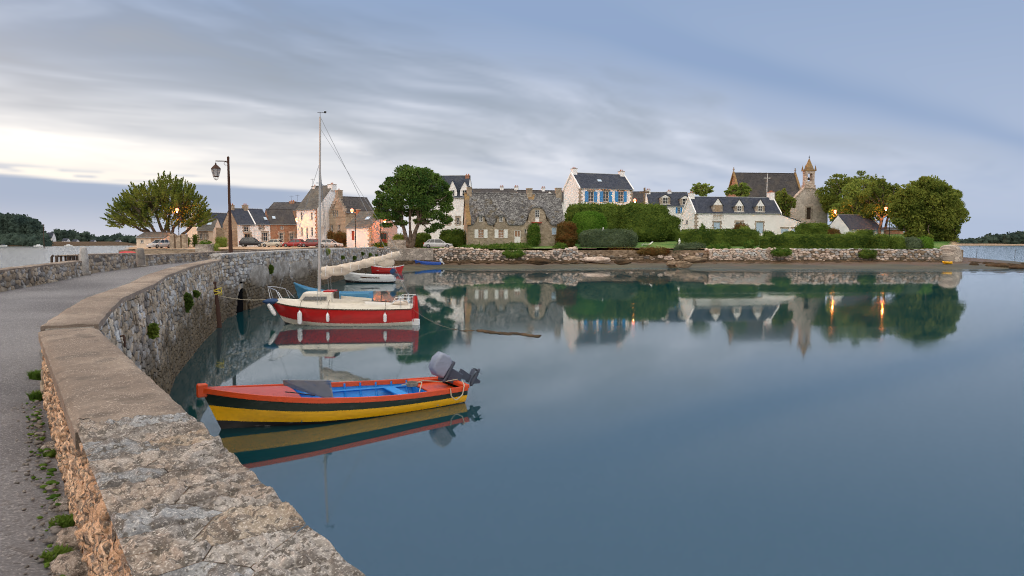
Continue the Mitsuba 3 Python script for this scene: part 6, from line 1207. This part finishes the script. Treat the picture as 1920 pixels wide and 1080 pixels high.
far_land('far_shore', 1755, 2300, 860, 300, 8, 'brown_rock'); far_wood('far_wood', [(1790, 459), (1800, 455), (1830, 449), (1860, 444), (1890, 441), (1920, 440), (1960, 440), (2100, 442), (2300, 450)], 900, 3, 90, leafs=70, size=3.0, dens=.8)
far_wood('far_wood', [(1775, 460.5), (1800, 458.5), (1830, 459)], 1000, 4, 60, leafs=40, size=3, dens=.5)
for i, (u, v0, v1, w_, lab) in enumerate([(96, 436, 452, 11, 'distant white house with dark roof among trees beyond the bay, the leftmost'), (124, 447, 454, 9, 'distant pale house low by the far shore, second from the left'), (142, 449, 454, 8, 'tiny distant white house on the far shore, third from the left'), (175, 450, 454, 7, 'tiny distant white house on the far shore, fourth from the left'), (222, 450, 454, 7, 'tiny distant pale house on the far shore, nearest the village')]):
    Y = 930 if i else 900; x = xat(u, Y); w = w_ * Y / F; z1, z0 = zat(v0, Y), 1.5; k = thing('far_house', lab, 'house'); ev = z0 + (z1 - z0) * .55
    m = extrude(Polygon(gable(8, z0, ev, z1)), w); v = np.array(m.vertices); obj('wall', tm(np.column_stack([x - w / 2 + v[:, 2], Y + v[:, 0], v[:, 1]]), m.faces), 'white_render', k)
    obj('roof', [hull([(x + a * (w / 2 + .3), Y + y, z + dz) for a in (-1, 1) for y, z in ((y0, ev - .1), (4, z1)) for dz in (.05, .3)]) for y0 in (-.4, 8.4)], 'slate_roof', k)

# ------------------------------------------------------------------ street lamps
def lantern():
    Y = 38.5; x = xat(434.4, Y); zb, zt = float(road_z(Y)), zat(294, Y); k = thing('street_lantern', 'tall brown iron lamp post with unlit hanging lantern, behind the quay wall', 'street lamp'); xl = xat(411, Y)
    obj('post', lathe([(.16, zb - .05), (.16, zb + .7), (.12, zb + .78), (.11, zb + 1.1), (.085, zb + 2.6), (.09, zb + 2.62), (.09, zb + 2.7), (.075, zb + 2.72), (.062, zt - .1), (.07, zt - .06), (.05, zt), (0, zt + .05)], 14, (x, Y, 0)), 'rust', k, smooth=40)
    za = zat(302.5, Y); ln_z1, ln_z0 = zat(307, Y), zat(338.5, Y)
    obj('arm', [tube([(x, Y, za), (xl, Y, za + .02), (xl - .03, Y, za - .02), (xl, Y, za - .12)], .026, 8), tube([(x, Y, za - .12), (x - .16, Y, za - .03)], .014, 6), tube([(x - .14 + .10 * math.cos(t), Y, za - .11 + .10 * math.sin(t)) for t in np.linspace(.4, 5.2, 14)], .012, 5)], 'rust', k, smooth=40)
    H = ln_z1 - ln_z0; z = lambda f: ln_z0 + H * f; six = [(math.cos(a), math.sin(a)) for a in np.arange(6) * math.pi / 3 + .25]
    hd = obj('lantern_roof', [lathe([(.06, z(1.0)), (.05, z(.93)), (.11, z(.90)), (.21, z(.80)), (.27, z(.72)), (.27, z(.69)), (0, z(.69))], 6, (xl, Y, 0)), tube([(xl, Y, z(.98)), (xl, Y, za - .1)], .03, 6)], 'rust', k, smooth=30)
    R0, R1 = .25, .15
    fr = [tube([(xl + R0 * a, Y + R0 * b, z(.70)), (xl + R1 * a, Y + R1 * b, z(.24))], .012, 4) for a, b in six] + [tube([(xl + R * a, Y + R * b, z(f)) for a, b in six + six[:1]], .014, 4) for R, f in ((R0, .70), (R1, .24))] + [tube([(xl + R1 * a, Y + R1 * b, z(.24)), (xl + .09 * a, Y + .09 * b, z(.08)), (xl, Y, z(.02))], .010, 4) for a, b in six]
    obj('lantern_frame', fr, 'rust', k)
    for i in range(6):
        a, b = six[i], six[(i + 1) % 6]; q = [(xl + R0 * .98 * a[0], Y + R0 * .98 * a[1], z(.69)), (xl + R0 * .98 * b[0], Y + R0 * .98 * b[1], z(.69)), (xl + R1 * .98 * b[0], Y + R1 * .98 * b[1], z(.25)), (xl + R1 * .98 * a[0], Y + R1 * .98 * a[1], z(.25))]
        obj('lantern_pane', quads(q, [(0, 1, 2, 3)]), 'frosted_glass', hd)
scene['frosted_glass'] = {'type': 'principledthin', 'base_color': rgb((.72, .72, .72)), 'roughness': .4, 'diff_trans': 1.3, 'spec_trans': 0.1, 'eta': 1.4}
lantern()
GLOW = (100.0, 26.0, 2.4)
def street_lamp(label, u, v, Y, pu=None, zg=None, power=1.0, wall=False):
    k = thing('street_lamp', label, 'street lamp'); p = at(u, v, Y); zg = ground_z(p[0], Y) if zg is None else zg
    if wall: obj('bracket', [tube([p + [0, .9, .15], p + [0, .1, .25], p + [0, 0, .18]], .035, 6)], 'iron_black', k)
    else:
        px_ = xat(pu, Y); obj('post', tube([(px_, Y, zg - .1), (px_, Y, zg + 1.0), (px_, Y, p[2] + .35)], [.10, .08, .055], 8), 'iron_black', k); obj('arm', tube([(px_, Y, p[2] + .3), ((px_ + p[0]) / 2, Y, p[2] + .42), (p[0], Y, p[2] + .26)], .035, 6), 'iron_black', k)
    obj('shade', lathe([(.03, .30), (.10, .26), (.22, .14), (.25, .11), (.0, .16)], 12, p), 'iron_black', k)
    def ball(rad, dz): m = trimesh.creation.icosphere(2, rad); return tm(m.vertices + p + [0, 0, dz], m.faces)
    obj('bulb', ball(.11, -.25), 'fender_white', k, emit=lamp_glow('', [c * power for c in GLOW]), label='glowing bulb')
    obj('globe', ball(.30, .04), 'fender_white', k, emit=lamp_glow('', (.35, .030, .0014)), label='added orange globe')  # added orange ball imitates the lamp halo, the bulb below lights the surroundings
street_lamp('lit orange street lamp on a post before the cypress, leftmost of the lit lamps', 332, 394, 117, 338.5)
street_lamp('lit orange wall lamp between the brick terrace house and the tall white house', 556, 412, 136.8, wall=True, power=.8)
street_lamp('lit orange street lamp on a dark post before the pink gabled house', 660, 395, 114, 668, power=2.0)
street_lamp('lit orange street lamp half hidden by the left branches of the pine', 721, 413, 117, 715, power=.8)
street_lamp('lit orange street lamp behind the tall hedge right of the blue shutter house', 1190, 376, 134, 1192, power=2.0)
street_lamp('lit orange street lamp above the ridge of the white outbuilding by the chapel', 1566, 396.5, 144.5, 1561, power=1.8)
street_lamp('lit orange street lamp among the trunks of the right hand trees', 1661, 391, 141, 1664, power=1.4)

# ------------------------------------------------------------------ cars
def car(name, label, u0, u1, vb, Y, paint, rot=0, kind='hatch', z=None, group='cars parked along the village quay', tail=False):
    k = thing(name, label, 'car', group); x0, x1 = xat(u0, Y), xat(u1, Y); Lp = abs(x1 - x0); L = {'hatch': 4.0, 'estate': 4.6, 'suv': 4.4}[kind]; a = math.radians(rot); 
    zz = zat(vb, Y) if z is None else z; frame((x0 + x1) / 2, Y, zz, rot); h = {'hatch': 1.46, 'estate': 1.45, 'suv': 1.75}[kind]; W = .86; c = .19 if kind != 'suv' else .28
    bl = h * .60; st = [(-L / 2, .62, c + .18, bl - .12), (-L / 2 + .12, .78, c + .06, bl + .02), (-L / 2 + .7, W, c, bl + .03), (-.3, W, c, bl), (.55, W, c, bl - .02), (L / 2 - .75, .84, c, bl - .08), (L / 2 - .2, .76, c + .02, bl - .22), (L / 2, .60, c + .12, bl - .34)]
    P = []
    for x, w, lo, hi in st: m_ = (lo + hi) / 2; P.append([(x, -w * .86, lo), (x, -w, lo + .12), (x, -w * 1.0, m_ + .1), (x, -w * .95, hi - .05), (x, -w * .84, hi), (x, w * .84, hi), (x, w * .95, hi - .05), (x, w, m_ + .1), (x, w, lo + .12), (x, w * .86, lo), (x, -w * .86, lo)])
    P = np.array(P); body = [grid_mesh(P), tm(P[0, :10], [(0, i, i + 1) for i in range(1, 9)]), tm(P[-1, :10], [(0, i + 1, i) for i in range(1, 9)])]
    obj('body', body, paint, k, smooth=40)
    rear = {'hatch': -L / 2 + .28, 'estate': -L / 2 + .30, 'suv': -L / 2 + .18}[kind]; rt = rear + (.45 if kind != 'estate' else .62); fr, ft = L / 2 - 1.15, L / 2 - 1.95
    gh = hull([(x, sg * w, z_) for sg in (1, -1) for x, w, z_ in ((rear, .72, bl - .02), (fr, .74, bl - .06), (rt, .58, h - .06), (ft, .58, h - .05))]); gk = obj('window', gh, 'car_glass', k)
    obj('roof', hull([(x, sg * w, z_) for sg in (1, -1) for x, w, z_ in ((rt - .10, .60, h - .09), (ft + .06, .60, h - .09), (rt + .12, .50, h), (ft - .1, .50, h))]), paint, k, smooth=40)
    pl = []
    for sg in (1, -1):
        for (xa, xb) in ((rear, rt), (fr, ft), ((fr + rear) / 2 - .05, (ft + rt) / 2), ((fr + rear) / 2 - .95, (ft + rt) / 2 - .62)): pl.append(tube([(xa, sg * .745, bl - .04), (xb, sg * .605, h - .07)], .045, 5))
    obj('window_pillars', pl, paint, gk, kind='stuff')
    for x in (-L / 2 + .78, L / 2 - .80):
        for sg in (1, -1):
            wl = lathe([(.17, -.10), (.29, -.10), (.32, -.06), (.32, .06), (.29, .10), (.17, .10)], 18); R = trimesh.transformations.rotation_matrix(math.pi / 2, [1, 0, 0]); wl.apply_transform(R); wl.apply_translation([x, sg * .77, .32]); wk = obj('wheel', wl, 'rubber', k, smooth=40)
            rm = lathe([(0, .085), (.06, .09), (.18, .075), (.20, .085), (.20, -.085), (.18, -.075), (0, -.085)], 14); rm.apply_transform(R); rm.apply_translation([x, sg * .775, .32]); obj('rim', rm, 'zinc', wk)
    for sg in (1, -1): obj('headlight', bevel_box(L / 2 - .22, L / 2 - .03, sg * .62 - .15, sg * .62 + .15, bl - .36, bl - .20, .03), 'steel', k); obj('tail_light', bevel_box(-L / 2 + .02, -L / 2 + .16, sg * .66 - .09, sg * .66 + .09, bl - .22, bl + .02, .02), 'tail_red', k); obj('door_mirror', blob((fr - .32, sg * .93, bl + .05), (.07, .10, .07), 1, .1), paint, k)
    obj('bumper', hull([(x, y, z_) for x in (L / 2 - .18, L / 2 + .03) for y in (-.66, .66) for z_ in (c + .05, c + .22)]), 'rubber' if kind == 'suv' else paint, k); obj('bumper', hull([(x, y, z_) for x in (-L / 2 - .03, -L / 2 + .15) for y in (-.68, .68) for z_ in (c + .1, c + .27)]), 'rubber' if kind == 'suv' else paint, k); unframe(); return k
car('parked_car', 'dark off road car at the left end of the parked row', 456, 494, 460.5, 127, 'car_black', 8, 'suv', z=2.93)
car('parked_car', 'cream hatchback, second from the left in the parked row', 494, 533, 462, 125, 'car_cream', 172, z=2.91)
car('parked_car', 'red hatchback in the middle of the parked row', 534, 572, 463, 123, 'car_red', 174, z=2.90)
car('parked_car', 'dark red hatchback just left of the sailing boat mast', 570, 603, 464, 122, 'car_maroon', 176, z=2.89)
car('parked_car', 'white silver hatchback right of the sailing boat mast, the last of the parked row', 602, 641, 464, 119, 'car_silver', -8, z=2.86)
car('parked_car', 'white car standing behind the red hatchback', 540, 570, 460, 131, 'car_white', 175, z=2.97)
car('parked_car', 'dark car standing behind the dark red hatchback', 577, 606, 460, 131, 'car_black', 3, z=2.97)
car('parked_car', 'silver grey car parked in the boat shed at the left', 290, 312, 463, 113, 'car_silver', 252, z=2.80)
car('estate_car', 'silver estate car parked in the garden left of the stone cottage', 795, 849, 462, 109.5, 'car_silver', 3, 'estate', z=2.83, group=None)

# ------------------------------------------------------------------ walls and small things of the village
def low_wall(name, label, pts, z0, z1, th, mat): 
    ln = Line([(x, y, z1) for x, y in pts]); k = thing(name, label, 'wall'); obj('masonry', wall_core(ln, th, z0, 0, 0, 24), mat, k); c = wall_core(Line([(x, y, z1 + .12) for x, y in pts]), th + .08, z1 + .005, -.04, 0, 24); obj('coping', c, 'trim_granite', k); return k
low_wall('quay_kerb_wall', 'long low tan stone wall between the road and the village car park', [(-57, 103.5), (-44, 102.5), (-31, 103.5)], 1.0, 2.60, .5, 'cottage_stone')
low_wall('stone_pier', 'squat grey stone pier left of the pine trunk', [(xat(728, 108), 108), (xat(761, 108), 108)], 1.5, zat(451, 108), .7, 'garden_stone')
low_wall('garden_wall', 'low dark stone wall in front of the pine and the parked estate car', [(xat(700, 100), 102), (xat(762, 103), 104), (xat(812, 105), 105.5)], 1.0, 2.75, .5, 'garden_stone')
hedge('planter_shrub', 'green shrub growing in the dark stone planter by the roadside wall', 371, 393, 452, 460, 96, 1.2, 'ivy_leaf', 2.4, .16, 1, 70, 'shrub', .3)
obj('stone_planter', box(xat(370.5, 95.6), xat(394, 95.6), 95.2, 97.4, 1.5, zat(458, 95.6)), 'garden_stone', label='dark stone planter box under the green shrub by the roadside wall', cat_='planter')
hedge('planter_shrub', 'small green shrub right of the dark stone planter', 396, 408, 457, 463, 97, 1, 'tamarisk_leaf', 2.2, .14, 1, 71, 'shrub', .3)
for i, (u, v0, h_) in enumerate([(322, 441, 1), (334, 443, 1), (345, 441, 1)]):
    p = at(u, 462, 112); obj('gate_pillar', [box(p[0] - .35, p[0] + .35, 112, 112.7, 2.3, zat(v0, 112)), box(p[0] - .42, p[0] + .42, 111.93, 112.77, zat(v0, 112) + .003, zat(v0, 112) + .15)], 'cottage_stone', label=['stone gate pillar nearest the boat shed', 'middle one of the three stone gate pillars right of the boat shed', 'stone gate pillar farthest right of the boat shed'][i], cat_='pillar')
# the upturned red boat and the jetty on the left shore
frame(xat(228, 104), 104, 1.15, 4); H = Hull((262 - 226) * 104 / F, [.5, .45, .45, .5, .62], [1.15, 1.25, 1.25, 1.15, .75], [.7, .95, .95, .7, 0], rake=.3, n=20); k = thing('upturned_boat', 'red boat lying upside down on the shore left of the boat shed', 'boat')
obj('hull_side', H.band(.0, 1.0, m=8), 'red_boat', k, smooth=40); obj('rim', H.rail(.06, .05, .02), 'hull_white', k); unframe()
low_wall('slipway_wall', 'low pale stone wall below the upturned red boat', [(-63, 100), (-50, 99.5), (-47, 100)], -.5, 1.9, 1.2, 'cottage_stone')
p = at(130, 487, 62); k = thing('wooden_jetty', 'small dark wooden jetty standing in the bay beyond the roadside wall', 'jetty'); 
for i in range(7): t = i / 6; a = np.array([xat(108, 60), 60, 0]) + t * np.array([xat(156, 66) - xat(108, 60), 6, 0]); [obj('pile', tube([a + [0, dy, -1], a + [0, dy, 2.5]], .10, 8), 'dark_wood', k) for dy in (0, 1.6)]
A, Bv = np.array([xat(107, 60), 60, 2.5]), np.array([xat(157, 66), 66, 2.5]); nrm = np.array([0, 1.0, 0])
for i in range(16): q = A + (Bv - A) * i / 16; q2 = A + (Bv - A) * (i + .88) / 16; obj('plank', hull([x + nrm * w + [0, 0, dz] for x in (q, q2) for w in (-.15, 1.85) for dz in (.02, .09)]), 'pale_wood', k)
obj('beam', [tube([A + nrm * w, Bv + nrm * w], .07, 6) for w in (0, 1.6)], 'dark_wood', k)
for i, (u, v) in enumerate([(97, 482), (107, 482.5)]):
    a = at(u, 489, 52); obj('mooring_stake', tube([(a[0] - .15, 52, -1), (a[0], 52, zat(v, 52)), (a[0] + .14, 52, zat(v, 52) + .12)], .09, 7), 'dark_wood', label=['short leaning wooden stake in the bay, left of the pair', 'short leaning wooden stake in the bay, right of the pair'][i], cat_='post')
# far small boats and marks on the water
for i, (u, Y, lab) in enumerate([(10, 640, 'tiny white motor cruiser moored far out on the left bay, nearest the dark wood'), (76, 600, 'tiny white boat far out on the left bay, in the middle'), (132, 640, 'tiny white boat far out on the left bay, the right one')]):
    L = 7.5; frame(xat(u, Y) - L / 2, Y, 0, 0); H = Hull(L, [1.0, 1.0, 1.05, 1.2, 1.5], [-.3] * 5, [1.1, 1.3, 1.3, 1.0, 0], n=14); k = thing('far_motor_boat', lab, 'boat'); obj('hull_side', H.band(0, 1), 'hull_white', k); obj('deck', H.deck(0, .99, .1), 'hull_white', k)
    obj('cabin', hull([(x, y, z) for x, y, z in ((2.2, 1, 1), (2.2, -1, 1), (5.2, .9, 1), (5.2, -.9, 1), (2.5, .8, 2.2), (2.5, -.8, 2.2), (4.3, .8, 2.2), (4.3, -.8, 2.2))]), 'hull_white' if i else 'car_glass', k); unframe()
for i, (u, v0, v1, Y, r, lab) in enumerate([(1831, 467, 486, 150, .05, 'thin withy stake standing in the water right of the island, the nearer one'), (1903, 467, 480, 170, .05, 'thin withy stake near the right edge of the picture'), (83, 420, 464, 480, .22, 'tall thin marker pole in the left bay before the far trees')]):
    a = at(u, v1, Y); obj('channel_stake', tube([(a[0], Y, -1), (a[0], Y, zat(v0, Y))], [r, r * .7], 6), 'dark_wood' if i < 2 else 'rust', label=lab, cat_='post')
k = thing('yellow_kayak', 'small yellow kayak lying on the reef at the right tip of the island', 'kayak'); frame(xat(1784, 101), 101, .55, 175); H = Hull(1.5, [.3, .28, .28, .3, .38], [0, 0, 0, 0, .1], [.0, .3, .34, .3, 0], rake=.2, n=14); obj('hull', H.band(0, 1), 'hull_yellow', k); obj('deck', H.deck(0, .99, .08, 0, 0), 'hull_yellow', k); unframe()
# white garden things on the lawn
for i, (u, v, Y, lab) in enumerate([(1131, 428.5, 117, 'small white garden statue peeping over the grey green hedge'), (1274, 449, 116, 'small white garden ornament at the right end of the lawn')]):
    p = at(u, v, Y); g = p[2] - .5; obj('garden_ornament', lathe([(.22, g - .6), (.22, g - .3), (.12, g - .2), (.2, g + .1), (.22, g + .3), (.1, g + .42), (.12, g + .55), (.08, g + .66), (0, g + .7)], 12, (p[0], Y, 0)), 'white_paint', smooth=50, label=lab, cat_='ornament')
p = at(1213, 449, 119); k = thing('garden_lounger', 'low white garden lounger on the lawn under the tall hedge', 'lounger'); g = ground_z(p[0], 119) + .06; frame(p[0], 119, g, 5)
obj('seat', bevel_box(-.9, .5, -.35, .35, .28, .34, .02), 'white_paint', k); obj('backrest', hull([(.5, y, .3) for y in (-.35, .35)] + [(1.0, y, .75) for y in (-.35, .35)] + [(.55, y, .26) for y in (-.35, .35)] + [(1.05, y, .72) for y in (-.35, .35)]), 'white_paint', k)
for x in (-.8, .4):
    for y in (-.3, .3): obj('leg', box(x - .03, x + .03, y - .03, y + .03, 0, .28), 'white_paint', k)
unframe()
